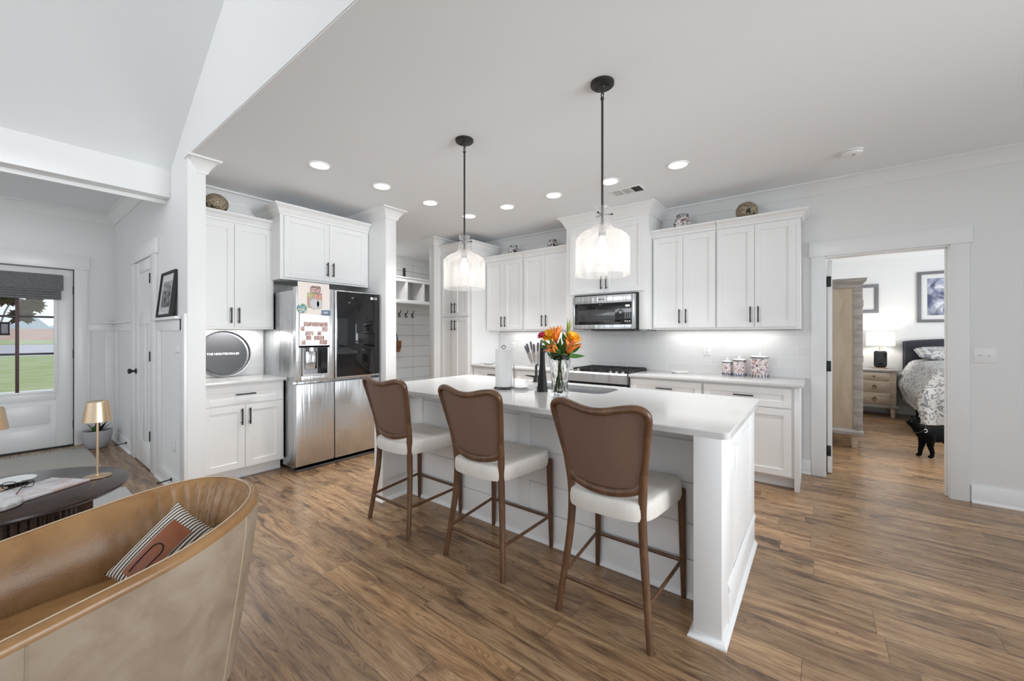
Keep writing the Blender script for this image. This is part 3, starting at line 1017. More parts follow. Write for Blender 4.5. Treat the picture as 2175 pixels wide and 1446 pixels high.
# ---------------------------------------------------------------- gas range
rg = thing('gas_range', 'stainless slide-in gas range with black cast iron grates', 'range', (-1.97, 4.42, 0))
part('case', MB().box(-2.333, -1.602, 4.16, 4.73, .03, .885, .003), 'dark', rg)
b = MB().box(-2.335, -1.6, 4.105, 4.735, .888, .912, .006)
part('cooktop', b, 'bglass', rg)
b = MB()
b.prism([(4.085, .80), (4.15, .80), (4.15, .912), (4.10, .912), (4.085, .895)], 0, -2.333, -1.602)
part('control_panel', b, 'steelx', rg)
b = MB().box(-2.33, -1.605, 4.10, 4.16, .22, .775, .006)
dd = part('oven_door', b, 'steelx', rg)
b = MB().cyl((-2.27, 4.05, .72), (-1.665, 4.05, .72), .012, 14).box(-2.25, -2.23, 4.05, 4.102, .71, .73).box(-1.705, -1.685, 4.05, 4.102, .71, .73)
part('handle', b, 'chrome', dd)
part('window', MB().box(-2.2, -1.73, 4.097, 4.102, .35, .62, .001), 'bglass', dd)
part('drawer', MB().box(-2.33, -1.605, 4.10, 4.16, .04, .205, .006), 'steelx', rg)
for k in range(3):
    x0 = -2.322 + k * .24
    b = MB()
    for x in (x0 + .01, x0 + .225):
        b.box(x - .006, x + .006, 4.16, 4.715, .925, .94, .002)
    for y in (4.165, 4.30, 4.44, 4.575, 4.71):
        b.box(x0 + .006, x0 + .229, y - .006, y + .006, .927, .942, .002)
    b.box(x0 + .112, x0 + .124, 4.16, 4.715, .928, .943, .002)
    for x in (x0 + .01, x0 + .225):
        for y in (4.165, 4.71):
            b.box(x - .006, x + .006, y - .006, y + .006, .911, .93)
    part('grate', b, 'iron', rg)
    for y in ((4.30, 4.575) if k != 1 else (4.44,)):
        part('burner', MB().lathe([(.001, 0), (.05, 0), (.05, .006), (.034, .008), (.034, .014), (.001, .015)], 20, (x0 + .118, y, .911)), 'iron', rg)
for x in (-2.27, -2.19, -1.80, -1.73, -1.66):
    b = MB().lathe([(.001, 0), (.024, 0), (.024, .005), (.017, .009), (.015, .03), (.001, .032)], 18, (0, 0, 0), Matrix.Translation((x, 4.125, .911)) @ Matrix.Rotation(.35, 4, 'X'))
    part('knob', b, 'chrome', rg)

# ---------------------------------------------------------------- on the counters and on top of the cabinets
ty = thing('serving_tray', 'round dark serving tray with white lettering leaning on the backsplash', 'tray', (-4.63, 1.39, .914))
TM = Matrix.Translation((-4.655, 1.385, 1.141)) @ Matrix.Rotation(math.radians(-8), 4, 'Y')
TR = TM @ Matrix.Rotation(PI / 2, 4, 'Y')
b = MB().lathe([(.001, 0), (.2, 0), (.2, .006), (.001, .006)], 56, (0, 0, 0), TR)
m_tray = M('tray_grey', (0.055, 0.055, 0.06), 0.32)
part('tray_base', b, m_tray, ty)
b = MB().lathe([(.2, 0), (.217, .004), (.222, .03), (.226, .034), (.226, .026), (.222, 0.0), (.205, -.004)], 56, (0, 0, 0), TR, False)
part('rim', b, 'grey_metal', ty)
part('lettering', text_bm(MB(), 'THE NIGHTENGALES', .029, TM @ Matrix(((0, 0, 1, .0065), (1, 0, 0, -.006), (0, 1, 0, .0), (0, 0, 0, 1))), .0006, .0006), 'white', ty)

sd = []
for nm, c, s, lab in ((0, (-4.525, 1.285, 2.485), .195, 'speckled mosaic ball with dark petal marks on the cabinet left of the refrigerator'),
                      (1, (-.555, 4.55, 2.465), .195, 'speckled mosaic ball with dark petal marks at the far right above the cabinets')):
    k = s / .215
    b = MB().lathe([(max(1e-3, .108 * k * sin(PI * i / 14)), .1 * k * (1 - cos(PI * i / 14))) for i in range(15)], 28, c)
    single('mosaic_ball', b, 'mosaic', lab, 'decoration', 'mosaic balls above the cabinets')
for c, s, lab in (((-3.47, 4.56, 2.465), 1.0, 'squat patterned ginger jar on the cabinets closest to the pantry'),
                  ((-2.81, 4.56, 2.465), .92, 'small patterned ginger jar on the cabinets beside the raised hood cabinet'),
                  ((-1.16, 4.55, 2.465), 1.12, 'largest patterned ginger jar, right of the raised hood cabinet')):
    r = thing('ginger_jar', lab, 'jar', c, 'patterned jars above the cabinets')
    b = MB().lathe([(.05 * s, 0), (.075 * s, .02 * s), (.083 * s, .055 * s), (.078 * s, .085 * s), (.055 * s, .115 * s), (.052 * s, .12 * s)], 28, c)
    part('body', b, 'ceramic', r)
    b = MB().lathe([(.052 * s, .118 * s), (.054 * s, .12 * s), (.056 * s, .143 * s), (.05 * s, .148 * s), (.04 * s, .148 * s)], 28, c)
    part('rim', b, 'grey_metal', r)

for x, y, rad, h, lab in ((-.742, 4.64, .046, .125, 'smallest lidded ceramic canister of the three'), (-.63, 4.635, .060, .148, 'middle lidded ceramic canister of the three'), (-.455, 4.615, .076, .185, 'largest lidded ceramic canister, nearest the bedroom doorway')):
    r = thing('canister', lab, 'canister', (x, y, .914), 'ceramic canisters on the counter')
    part('body', MB().lathe([(rad * .97, 0), (rad, .006), (rad, h - .006), (rad * .97, h)], 28, (x, y, .914)), 'ceramic2', r)
    b = MB().lathe([(rad * 1.02, 0), (rad * 1.04, .006), (rad * 1.0, .014)], 28, (x, y, .914 + h))
    l = part('lid_band', b, 'grey_metal', r)
    b = MB().lathe([(rad * 1.0, .013), (rad * .8, .022), (.014, .026), (.011, .034), (.016, .042), (.01, .05), (.001, .051)], 28, (x, y, .914 + h))
    part('lid', b, 'white', r)
    # scalloped foot band
    b = MB()
    for i in range(16):
        a = 2 * PI * i / 16
        b.ell((x + rad * cos(a), y + rad * sin(a), .914 + .014), (.006, .006, .013), 8, 6)
    part('foot_band', b, 'magblue', r)
single('trivet', MB().lathe([(.001, 0), (.085, 0), (.09, .006), (.09, .016), (.084, .018), (.001, .014)], 32, (-1.195, 4.58, .914), None, True, lambda a, z: 1 + .03 * cos(14 * a)), 'slice', 'round pale beaded trivet on the counter right of the range', 'trivet')
single('spoon_rest', MB().lathe([(.001, 0), (.06, .002), (.075, .012), (.078, .018), (.06, .01), (.001, .008)], 28, (-3.70, 4.28, .914)), 'slice', 'shallow pale dish on the counter beside the pantry', 'dish')
# knife stand and knives
kb = thing('knife_stand', 'clear acrylic knife stand on the counter left of the range', 'knife stand', (-3.03, 4.52, .914))
part('base', MB().box(-3.17, -2.89, 4.44, 4.60, .914, .93, .004), 'slice', kb)
part('upright', MB().prism([(-3.15, .93), (-2.93, .93), (-2.86, 1.10), (-3.22, 1.10)], 1, 4.515, 4.525), 'plexi', kb)
kl = ['leftmost knife, leaning furthest left in the acrylic stand', 'second knife from the left in the acrylic stand', 'third knife from the left in the acrylic stand', 'fourth knife from the left, upright in the acrylic stand', 'fifth knife from the left in the acrylic stand', 'tallest knife in the acrylic stand, sixth from the left', 'seventh knife from the left in the acrylic stand', 'rightmost knife in the acrylic stand, by the black mill']
for i in range(8):
    f = (i - 3.6) / 4.0
    ax = Vector((f * .55, 0, 1)).normalized()
    p0 = Vector((-3.035 + f * .085, 4.505 - .016 * (i % 2), .933))
    ln = .155 + .02 * (i % 3) + (.03 if i == 5 else 0)
    k = thing('kitchen_knife', kl[i], 'knife', p0, 'knives in the acrylic stand')
    s = Vector((ax.z, 0, -ax.x))
    pm = p0 + ax * ln
    b = MB().rings([[q + s * (wd / 2) * a + Vector((0, .0012, 0)) * c for a, c in ((-1, -1), (1, -1), (1, 1), (-1, 1))] for q, wd in ((p0, .004), (p0 + ax * .04, .026), (pm, .03))])
    part('blade', b, 'chrome', k)
    b = MB().tube([pm, pm + ax * .05, pm + ax * .10, pm + ax * .118], [.011, .0155, .0165, .010], 10)
    part('handle', b, 'knife', k)


# outlets and switches
def plate(name, label, cat, c, n, kind, ax='y', w_=.075, h=.118):
    x, y, z = c
    r = thing(name, label, cat, c)
    b = MB()
    q = MB()
    if ax == 'y':
        b.box(x - w_ / 2, x + w_ / 2, y - .006, y, z - h / 2, z + h / 2, .003)
        for i in range(n):
            xx = x + (i - (n - 1) / 2) * .046
            if kind == 'outlet':
                for s in (-1, 1):
                    q.box(xx - .016, xx + .016, y - .0085, y - .004, z + s * .02 - .013, z + s * .02 + .013, .003)
            else:
                q.box(xx - .005, xx + .005, y - .018, y - .004, z - .004, z + .012, .002)
    else:
        b.box(x, x + .006, y - w_ / 2, y + w_ / 2, z - h / 2, z + h / 2, .003)
        for s in (-1, 1):
            q.box(x + .004, x + .0085, y - .016, y + .016, z + s * .02 - .013, z + s * .02 + .013, .003)
    part('cover_plate', b, 'white', r)
    part('socket' if kind == 'outlet' else 'toggle', q, 'paper', r)
    return r


plate('wall_outlet', 'white electrical outlet on the tile left of the canisters', 'outlet', (-.952, YB - .010, 1.165), 1, 'outlet')
plate('wall_outlet', 'white electrical outlet on the tile behind the paper towels', 'outlet', (-3.60, YB - .010, 1.165), 1, 'outlet')
plate('light_switch', 'white double light switch right of the bedroom doorway', 'switch', (1.045, YB, 1.165), 2, 'switch', 'y', .122)
plate('wall_outlet', 'white electrical outlet low on the entry wainscot panel', 'outlet', (-4.385, YW, .385), 1, 'outlet')

# ---------------------------------------------------------------- island
def rrect(x0, x1, y0, y1, r, n=6, z=None):
    P = []
    for cx, cy, a0 in ((x1 - r, y1 - r, 0), (x0 + r, y1 - r, PI / 2), (x0 + r, y0 + r, PI), (x1 - r, y0 + r, 1.5 * PI)):
        for i in range(n + 1):
            a = a0 + PI / 2 * i / n
            P.append((cx + r * cos(a), cy + r * sin(a)) if z is None else (cx + r * cos(a), cy + r * sin(a), z))
    return P


isl = thing('kitchen_island', 'white shiplap kitchen island with square end posts and a seating overhang', 'kitchen island', (-1.59, 2.45, 0))
b = MB().box(-2.84, -.35, 2.18, 2.95, .0, .70).box(-2.84, -.35, 2.18, 2.52, .70, .884).box(-2.84, -1.97, 2.5, 2.95, .70, .884).box(-1.12, -.35, 2.5, 2.95, .70, .884)
part('island_body', b, 'cab', isl)
b = MB()
secs = ((-2.745, -2.672), (-2.576, -1.588), (-1.507, -.436))
for x0, x1 in secs:
    b.box(x0, x1, 2.168, 2.18, .0, .884)
    for z0, z1 in ((.19, .372), (.375, .579), (.582, .797), (.803, .884)):
        b.box(x0, x1, 2.156, 2.170, z0, z1 - .006, .0015, 1)
part('shiplap_panel', b, 'cab', isl)
for x0, x1 in ((-2.672, -2.576), (-1.588, -1.507)):
    part('pilaster', MB().box(x0, x1, 2.146, 2.18, .19, .884, .0015), 'cab', isl)
b = MB().box(-2.745, -.436, 2.150, 2.18, 0, .185, .002)
b.mold([(-2.745, 2.150), (-.436, 2.150)], [(0, 0), (.018, 0), (.018, .006), (.006, .02), (0, .022)], -1)
part('baseboard', b, 'cab', isl)
SH = [(0, 0), (.021, 0), (.021, .006), (.008, .024), (0, .027)]
b = MB().box(-.436, -.322, 1.886, 2.18, 0, .884, .0025)
part('post', b, 'cab', isl)
b = MB().box(-2.86, -2.745, 1.886, 2.18, 0, .884, .0025)
part('post', b, 'cab', isl)
b = MB().mold([(-.436, 2.148), (-.436, 1.886), (-.322, 1.886), (-.322, 2.95)], SH, -1)
part('shoe_molding', b, 'cab', isl)
b = MB().mold([(-2.86, 2.95), (-2.86, 1.886), (-2.745, 1.886), (-2.745, 2.148)], SH, -1)
part('shoe_molding', b, 'cab', isl)
b = MB().box(-.345, -.330, 2.17, 2.95, 0, .884)
for z0, z1 in ((.0, .20), (.205, .40), (.403, .60), (.603, .797), (.80, .884)):
    b.box(-.337, -.323, 2.17, 2.72, z0, z1 - .005, .0015, 1)
b.box(-.335, -.318, 2.72, 2.95, 0, .884, .0015).box(-.335, -.316, 2.02, 2.95, 0, .165, .002)
b.mold([(-.322, 2.02), (-.322, 2.95)], [(0, .165), (.008, .165), (.012, .175), (.004, .20), (0, .205)], -1)
b.box(-.325, -.3215, 2.0, 2.17, .79, .7935)
part('end_panel', b, 'cab', isl)
for x0, x1 in ((-2.83, -2.22), (-2.21, -1.60), (-1.59, -.98), (-.97, -.36)):
    m_ = MB()
    for s0, s1, q0, q1 in ((x0, x0 + .056, .12, .86), (x1 - .056, x1, .12, .86), (x0, x1, .12, .176), (x0, x1, .804, .86)):
        m_.box(s0, s1, 2.95, 2.97, q0, q1)
    m_.box(x0, x1, 2.95, 2.96, .12, .86)
    part('door', m_, 'cab', isl)
part('outlet', MB().box(-.325, -.315, 2.21, 2.285, .665, .785, .003).box(-.318, -.3125, 2.23, 2.265, .675, .775, .002), 'white', isl)

ox = (-2.912, -.293, 1.885, 3.045)
ix = (-1.90, -1.19, 2.575, 2.93)
lo = [rrect(*ox, .03, 6, .884), rrect(ox[0] + .0, ox[1], ox[2], ox[3], .03, 6, .910), rrect(ox[0] + .004, ox[1] - .004, ox[2] + .004, ox[3] - .004, .028, 6, .914),
      rrect(*ix, .085, 6, .914), rrect(*ix, .085, 6, .884)]
ct = single('island_countertop', MB().rings(lo, True, False, True), 'quartz', 'long glossy white quartz island top with an undermount sink', 'countertop')
sk = thing('sink', 'stainless undermount sink set in the island top', 'sink', (-1.545, 2.75, .70))
jx = (ix[0] - .012, ix[1] + .012, ix[2] - .012, ix[3] + .012)
lo = [rrect(*jx, .09, 6, .8835), rrect(ix[0] - .004, ix[1] + .004, ix[2] - .004, ix[3] + .004, .085, 6, .8835), rrect(ix[0], ix[1], ix[2], ix[3], .085, 6, .72),
      rrect(ix[0] + .03, ix[1] - .03, ix[2] + .03, ix[3] - .03, .06, 6, .705)]
bb = MB()
bb.rings(lo, True, False)
bb.bm.verts.ensure_lookup_table()
bb.bm.faces.new([v for v in bb.bm.verts][-28:])
part('basin', bb, 'steelx', sk)
part('drain', MB().lathe([(.001, 0), (.035, 0), (.038, .004), (.028, .003), (.001, .002)], 24, (-1.545, 2.75, .706)), 'chrome', sk)
fa = thing('faucet', 'short black faucet with a side lever behind the island sink', 'faucet', (-1.975, 2.925, .914))
part('base', MB().lathe([(.03, 0), (.03, .008), (.024, .012), (.024, .05), (.02, .056), (.001, .058)], 24, (-1.975, 2.925, .914)), 'black', fa)
part('spout', MB().tube([(-1.975, 2.925, .96), (-1.975, 2.925, 1.045), (-1.965, 2.915, 1.065), (-1.93, 2.885, 1.072)], .011, 12), 'black', fa)
part('lever', MB().tube([(-1.975, 2.925, .958), (-2.01, 2.898, .966), (-2.05, 2.868, .972)], [.012, .009, .006], 10), 'black', fa)
single('dish_mat', MB().rings([rrect(-1.99, -1.72, 2.40, 2.56, .02, 5, .914), rrect(-1.99, -1.72, 2.40, 2.56, .02, 5, .919)]), 'pot', 'thin grey drying mat at the front left of the sink', 'mat')
single('soap_dish', MB().lathe([(.001, .0), (.04, 0), (.055, .014), (.057, .016), (.05, .014), (.001, .006)], 28, (-1.80, 2.46, .919)), 'white', 'small white dish on the grey mat by the sink', 'dish')

# paper towels
c = (-1.925, 2.405)
ph = thing('paper_towel_holder', 'dark wire paper towel holder with a top loop on the island', 'paper towel holder', (c[0], c[1], .914))
b = MB().tube([(c[0] + .075 * cos(a), c[1] + .075 * sin(a), .9175) for a in [i * PI / 12 for i in range(24)]], .0035, 8, False, True)
b.tube([(c[0] + .06 * cos(a), c[1] + .06 * sin(a), .929) for a in [i * PI / 12 for i in range(24)]], .003, 8, False, True)
for k in range(4):
    a = k * PI / 2 + .4
    b.tube([(c[0] + .075 * cos(a), c[1] + .075 * sin(a), .9175), (c[0] + .068 * cos(a), c[1] + .068 * sin(a), .928), (c[0] + .01 * cos(a), c[1] + .01 * sin(a), .929)], .003, 8)
part('base', b, 'black', ph)
part('rod', MB().cyl((c[0], c[1], .922), (c[0], c[1], 1.225), .004, 10), 'black', ph)
b = MB().tube([(c[0] + .011 * cos(a), c[1] + .008 * cos(a), 1.232 + .016 * sin(a)) for a in [-.6 + i * (PI + 1.2) / 14 for i in range(15)]], .0025, 8)
part('loop', b, 'black', ph)
b = MB().tube([(c[0] + .062, c[1] + .048, .9175), (c[0] + .062, c[1] + .048, 1.10)], .0025, 8)
part('side_arm', b, 'black', ph)
single('paper_towel_roll', MB().lathe([(.02, .0), (.064, 0), (.066, .003), (.066, .282), (.064, .285), (.02, .285)], 40, (c[0], c[1], .932), None, False).lathe([(.02, 0), (.02, .285)], 24, (c[0], c[1], .932), None, False), 'paper', 'white paper towel roll standing on the island', 'paper towels')
b = MB().lathe([(.041, 0), (.04, .006), (.020, .205), (.0165, .325), (.015, .34)], 8, (-1.603, 2.455, .914))
single('pepper_mill', b, M('matte_black', (.006, .006, .006), .5, Specular_IOR_Level=.25), 'tall black faceted tapered pepper mill beside the flower vase', 'mill', None, 20)
MT['steel_h'] = MT['chrome']

# vase with flowers
V = Vector((-1.378, 2.325, .9155))
prof_o = [(.02, 0), (.056, 0), (.059, .012), (.052, .045), (.054, .11), (.062, .19), (.071, .262), (.075, .285)]
prof_i = [(.071, .283), (.066, .255), (.057, .185), (.048, .11), (.044, .04), (.02, .022)]


def cutp(a, z):
    if z < .03:
        return 1 + .05 * abs(sin(7 * a))
    return 1 + .035 * abs(sin(6 * a + z * 26)) + .025 * abs(sin(6 * a - z * 26)) * (1 if z > .17 else .4)


b = MB()
po = []
for i in range(len(prof_o) - 1):
    for k in range(5):
        f = k / 5
        po.append(tuple(prof_o[i][j] * (1 - f) + prof_o[i + 1][j] * f for j in (0, 1)))
po.append(prof_o[-1])
n = 72
rs = [[V + Vector((r * cutp(a, z) * cos(a), r * cutp(a, z) * sin(a), z)) for a in [2 * PI * i / n for i in range(n)]] for r, z in po]
rs += [[V + Vector((r * cos(a), r * sin(a), z)) for a in [2 * PI * i / n for i in range(n)]] for r, z in prof_i]
b.rings(rs)
single('flower_vase', b, 'crystal', 'cut crystal vase holding lilies on the island', 'vase', None, 28)
RT = Vector((.793, .609, 0))
FW = Vector((-.609, .793, 0))
UP = Vector((0, 0, 1))


def FP(r, z, f=0.0):
    return Vector((V.x, V.y, 0)) + RT * r + FW * f + UP * z


def flower(name, label, head, stem_to, petals, mats, leaves=(), group='flowers in the crystal vase'):
    r = thing(name, label, 'flower', (V.x, V.y, .94), group)
    top = head
    st = FP(*stem_to)
    mid = FP(stem_to[0] * .2, 1.20, stem_to[2] if len(stem_to) > 2 else 0)
    bot = FP(-stem_to[0] * .35 + random.uniform(-.015, .015), .945, random.uniform(-.02, .02))
    part('stem', MB().tube([bot, mid, (mid + st) / 2 + Vector((0, 0, .005)), st], .0035, 8), 'leaf2', r)
    for nm, b, m in zip(petals[0], petals[1], mats):
        part(nm, b, m, r)
    for lb in leaves:
        part('leaf', lb, 'leaf', r)
    return r


def lily(c, d, s, open_=.8):
    b = MB()
    d = d.normalized()
    u = d.orthogonal().normalized()
    v = d.cross(u)
    for i in range(6):
        a = i * PI / 3
        o = u * cos(a) + v * sin(a)
        q = (d + o * (.32 if i % 2 else .42) * open_)
        b.petal(c, q, o, s * (1.0 if i % 2 else .94), s * .17, .42 * open_, 8)
    st = MB()
    for i in range(5):
        a = i * 1.256
        st.tube([c, c + (d + (u * cos(a) + v * sin(a)) * .16) * s * .75], .0015, 6)
    return (['petals', 'stamens'], [b, st])


def daisy(c, d, s, rows=3, n=22):
    b = MB()
    d = d.normalized()
    u = d.orthogonal().normalized()
    v = d.cross(u)
    for k in range(rows):
        for i in range(n):
            a = 2 * PI * (i + .5 * k) / n
            o = u * cos(a) + v * sin(a)
            b.petal(c + o * s * .1 + d * (.004 * k), o + d * (.12 + .35 * k), d, s * (1 - .2 * k), s * .17, .3, 5)
    ct_ = MB().ell(c + d * .006, (s * .28, s * .28, s * .16), 14, 8)
    return (['petals', 'flower_center'], [b, ct_])


def lf(r0, z0, dr, dz, ln, w_=.016, f=0.0, cu=.3):
    d = RT * dr + UP * dz + FW * random.uniform(-.3, .3)
    return MB().petal(FP(r0, z0, f), d, (FW * -1 + UP * .3), ln, w_, cu, 7)


c = FP(-.028, 1.275)
flower('lily', 'topmost orange lily, upright above the crystal vase', c, (-.028, 1.275), lily(c, UP * 1 + RT * .02, .135, .55), ('orange', 'bagl'), (lf(-.02, 1.20, -.5, .9, .13), lf(-.03, 1.2, .4, 1, .1)))
c = FP(-.014, 1.21, -.03)
flower('lily', 'orange lily opening to the left over the vase rim', c, (-.014, 1.20, -.03), lily(c, -RT * .9 + UP * .75 - FW * .35, .115, .7), ('orange', 'bagl'), (lf(0, 1.19, -.8, .4, .12, .018), lf(-.01, 1.18, .1, 1, .14)))
c = FP(.05, 1.205, -.04)
flower('lily', 'wide orange lily at the right of the bouquet facing the stools', c, (.05, 1.195, -.04), lily(c, RT * .3 + UP * .95 - FW * .45, .125, .75), ('orange', 'bagl'), (lf(.03, 1.19, .8, .5, .11, .02), lf(.02, 1.18, .2, 1, .15, .018)))
c = FP(.10, 1.235, .0)
flower('lily', 'small half-open orange lily lowest on the right of the bouquet', c, (.095, 1.225), lily(c, RT * .6 + UP * .6 - FW * .3, .06, .8), ('orange', 'bagl'), (lf(.08, 1.21, .7, .7, .1), lf(.05, 1.19, 1, -.1, .12)))
c = FP(.05, 1.32)
b = MB()
for i in range(6):
    a = i * PI / 3
    b.petal(c + Vector((.003 * cos(a), .003 * sin(a), 0)), RT * .17 + UP + Vector((cos(a), sin(a), 0)) * .07, Vector((cos(a), sin(a), 0)), .125, .010, .1, 7)
flower('lily_bud', 'tall closed lily bud at the top right of the bouquet', c, (.05, 1.32), (['petals'], [b]), ('leaf2',), (lf(.03, 1.24, .55, .9, .1, .018), lf(.04, 1.27, -.3, 1, .08)))
c = FP(-.068, 1.315, .02)
flower('yellow_daisy', 'golden yellow flower at the left beside the magenta bloom', c, (-.066, 1.30, .02), daisy(c, -RT * .2 + UP * .7 - FW * .6, .062), ('yellow', 'bagl'), (lf(-.04, 1.24, -1, .4, .09),))
c = FP(.082, 1.30, .0)
flower('yellow_daisy', 'larger golden yellow flower at the right of the bouquet', c, (.08, 1.285), daisy(c, RT * .3 + UP * .75 - FW * .5, .066), ('yellow', 'bagl'), (lf(.06, 1.23, .9, .4, .09),))
c = FP(-.118, 1.32, .01)
flower('carnation', 'single magenta bloom at the far left of the bouquet', c, (-.11, 1.30, .01), daisy(c, -RT * .5 + UP * .7 - FW * .4, .038, 4, 14), ('pink', 'pink'), (lf(-.09, 1.27, -.6, .3, .06, .008), lf(-.07, 1.25, -1, -.1, .08, .008)))
b = MB()
for i in range(46):
    a = i * 2.4
    q = Vector((cos(a), sin(a), random.uniform(.3, 1.8)))
    k = FP(random.uniform(-.05, .05), 1.16, random.uniform(-.035, .035))
    b.petal(k, q, Vector((-q.x * .2, -q.y * .2, 1)), random.uniform(.08, .17), random.uniform(.008, .018), random.uniform(-.25, .35), 7)
single('foliage', b, 'leaf', 'green leaves filling the neck of the flower vase', 'leaves')

# ---------------------------------------------------------------- stools
def stool():
    r = thing('counter_stool', 's', 'stool', (0, 0, 0), 'counter stools at the island')
    LP = [(.222, -.235, 0), (.203, -.213, .17), (.182, -.192, .36), (.172, -.186, .52), (.176, -.192, .64), (.186, -.208, .74)]
    LR = [.0145, .0165, .0185, .0195, .0195, .0185]
    for s in (-1, 1):
        part('leg', MB().tube(smooth_path([(s * x, y, z) for x, y, z in LP]), [LR[i // 4] + (LR[min(5, i // 4 + 1)] - LR[i // 4]) * (i % 4) / 4 for i in range(21)], 14, sq=(1.05, .95)), 'stool', r)
        part('leg', MB().tube([(s * .236, .232, 0), (s * .233, .230, .2), (s * .228, .224, .55)], [.0125, .016, .020], 12), 'stool', r)
        part('stretcher', MB().tube([(s * .203, -.213, .175), (s * .233, .230, .195)], .010, 10, sq=(1, .75)), 'stool', r)
    part('stretcher', MB().tube([(-.233, .230, .185), (.233, .230, .185)], .010, 10, sq=(1, .8)), 'stool', r)
    part('stretcher', MB().tube([(-.203, -.213, .165), (.203, -.213, .165)], .010, 10, sq=(1, .8)), 'stool', r)

    def loop(i):
        # back frame outline, i in 0..1 counter-clockwise from right bottom
        pts = []
        return pts
    # right upright, top rail, left upright, lower rail
    up = [(.174, .655, -.193), (.186, .74, -.208), (.202, .83, -.228), (.217, .92, -.251), (.226, .975, -.266), (.222, 1.003, -.275), (.200, 1.020, -.284), (.165, 1.024, -.292), (.115, 1.016, -.302), (.055, 1.003, -.309), (0, .998, -.311)]
    full = up + [(-x, z, y) for x, z, y in up[-2::-1]]
    low = [(-.115, .640, -.212), (-.06, .630, -.222), (0, .627, -.226), (.06, .630, -.222), (.115, .640, -.212)]
    full = [(x, y, z) for x, z, y in full]
    lo_ = [(-.17, -.196, .672), (-.15, -.203, .653)] + [(x, y, z) for x, z, y in low] + [(.15, -.203, .653), (.17, -.196, .672)]
    b = MB().tube(smooth_path(full), .0182, 14, True, False, (1.0, .85))
    b.tube(smooth_path(lo_), .0165, 12, True, False, (1.15, .8))
    part('back_frame', b, 'stool', r)

    def side(t):
        k = t * 9
        i = min(int(k), 8)
        f = k - i
        p, q = up[i], up[i + 1]
        return [p[j] * (1 - f) + q[j] * f for j in range(3)]

    def surf(u, v, o):
        s = u * 2 - 1
        # half-width and height by row, bowed backwards in the middle
        zt = 1.008 + .010 * abs(s) ** 1.5 if abs(s) < .8 else 1.016 - .10 * (abs(s) - .8) ** 1.4
        zb = .640 + .03 * abs(s) ** 3
        z = zb + (zt - zb) * v
        hw = .166 + (z - .655) * .145
        y = -.197 - (z - .655) * .215 - .03 * (1 - s * s) * (.7 + .3 * v)
        return Vector((s * min(hw, .218), y + o, z))
    rs = []
    b = MB()
    b.grid(lambda u, v: surf(u, v, .004), 16, 16)
    b.grid(lambda u, v: surf(u, v, -.004), 16, 16)
    part('cane_panel', b, 'cane', r, 60)

    # upholstered saddle seat
    N = 56
    ol = []
    for i in range(N):
        a = 2 * PI * i / N
        e = 2 / 5.5
        x = abs(cos(a)) ** e * (1 if cos(a) > 0 else -1)
        y = abs(sin(a)) ** e * (1 if sin(a) > 0 else -1)
        hw = .202 + .054 * (y + 1) / 2
        yy = y * .232 + .012 - (.022 * (1 - x * x) if y < 0 else 0)
        ol.append((x * hw, yy))

    def top(x, y):
        return .600 + .018 * (abs(x) / .25) ** 2 * (1 if y > -.1 else .5) - .006 * (1 - min(1, abs(y) / .24))
    rs = []
    for k, dz in ((.93, -.082), (.985, -.078), (1.0, -.06), (1.0, -.03), (.99, -.010), (.965, -.001), (.92, .004), (.7, .006), (.4, .006), (.1, .006)):
        rs.append([(x * k, (y - .012) * k + .012, (top(x * k, y * k) + dz if dz > -.02 else .600 + dz * 1.0)) for x, y in ol])
    part('seat', MB().rings(rs), 'linen', r, 50)
    return r


st = stool()
st.location = (-2.36, 1.90, 0)
st['label'] = 'cane-back counter stool nearest the refrigerator'
dup(st, (-1.562, 1.90, 0), 'cane-back counter stool in the middle of the three at the island')
dup(st, (-.774, 1.90, 0), 'cane-back counter stool nearest the camera, by the island end post')

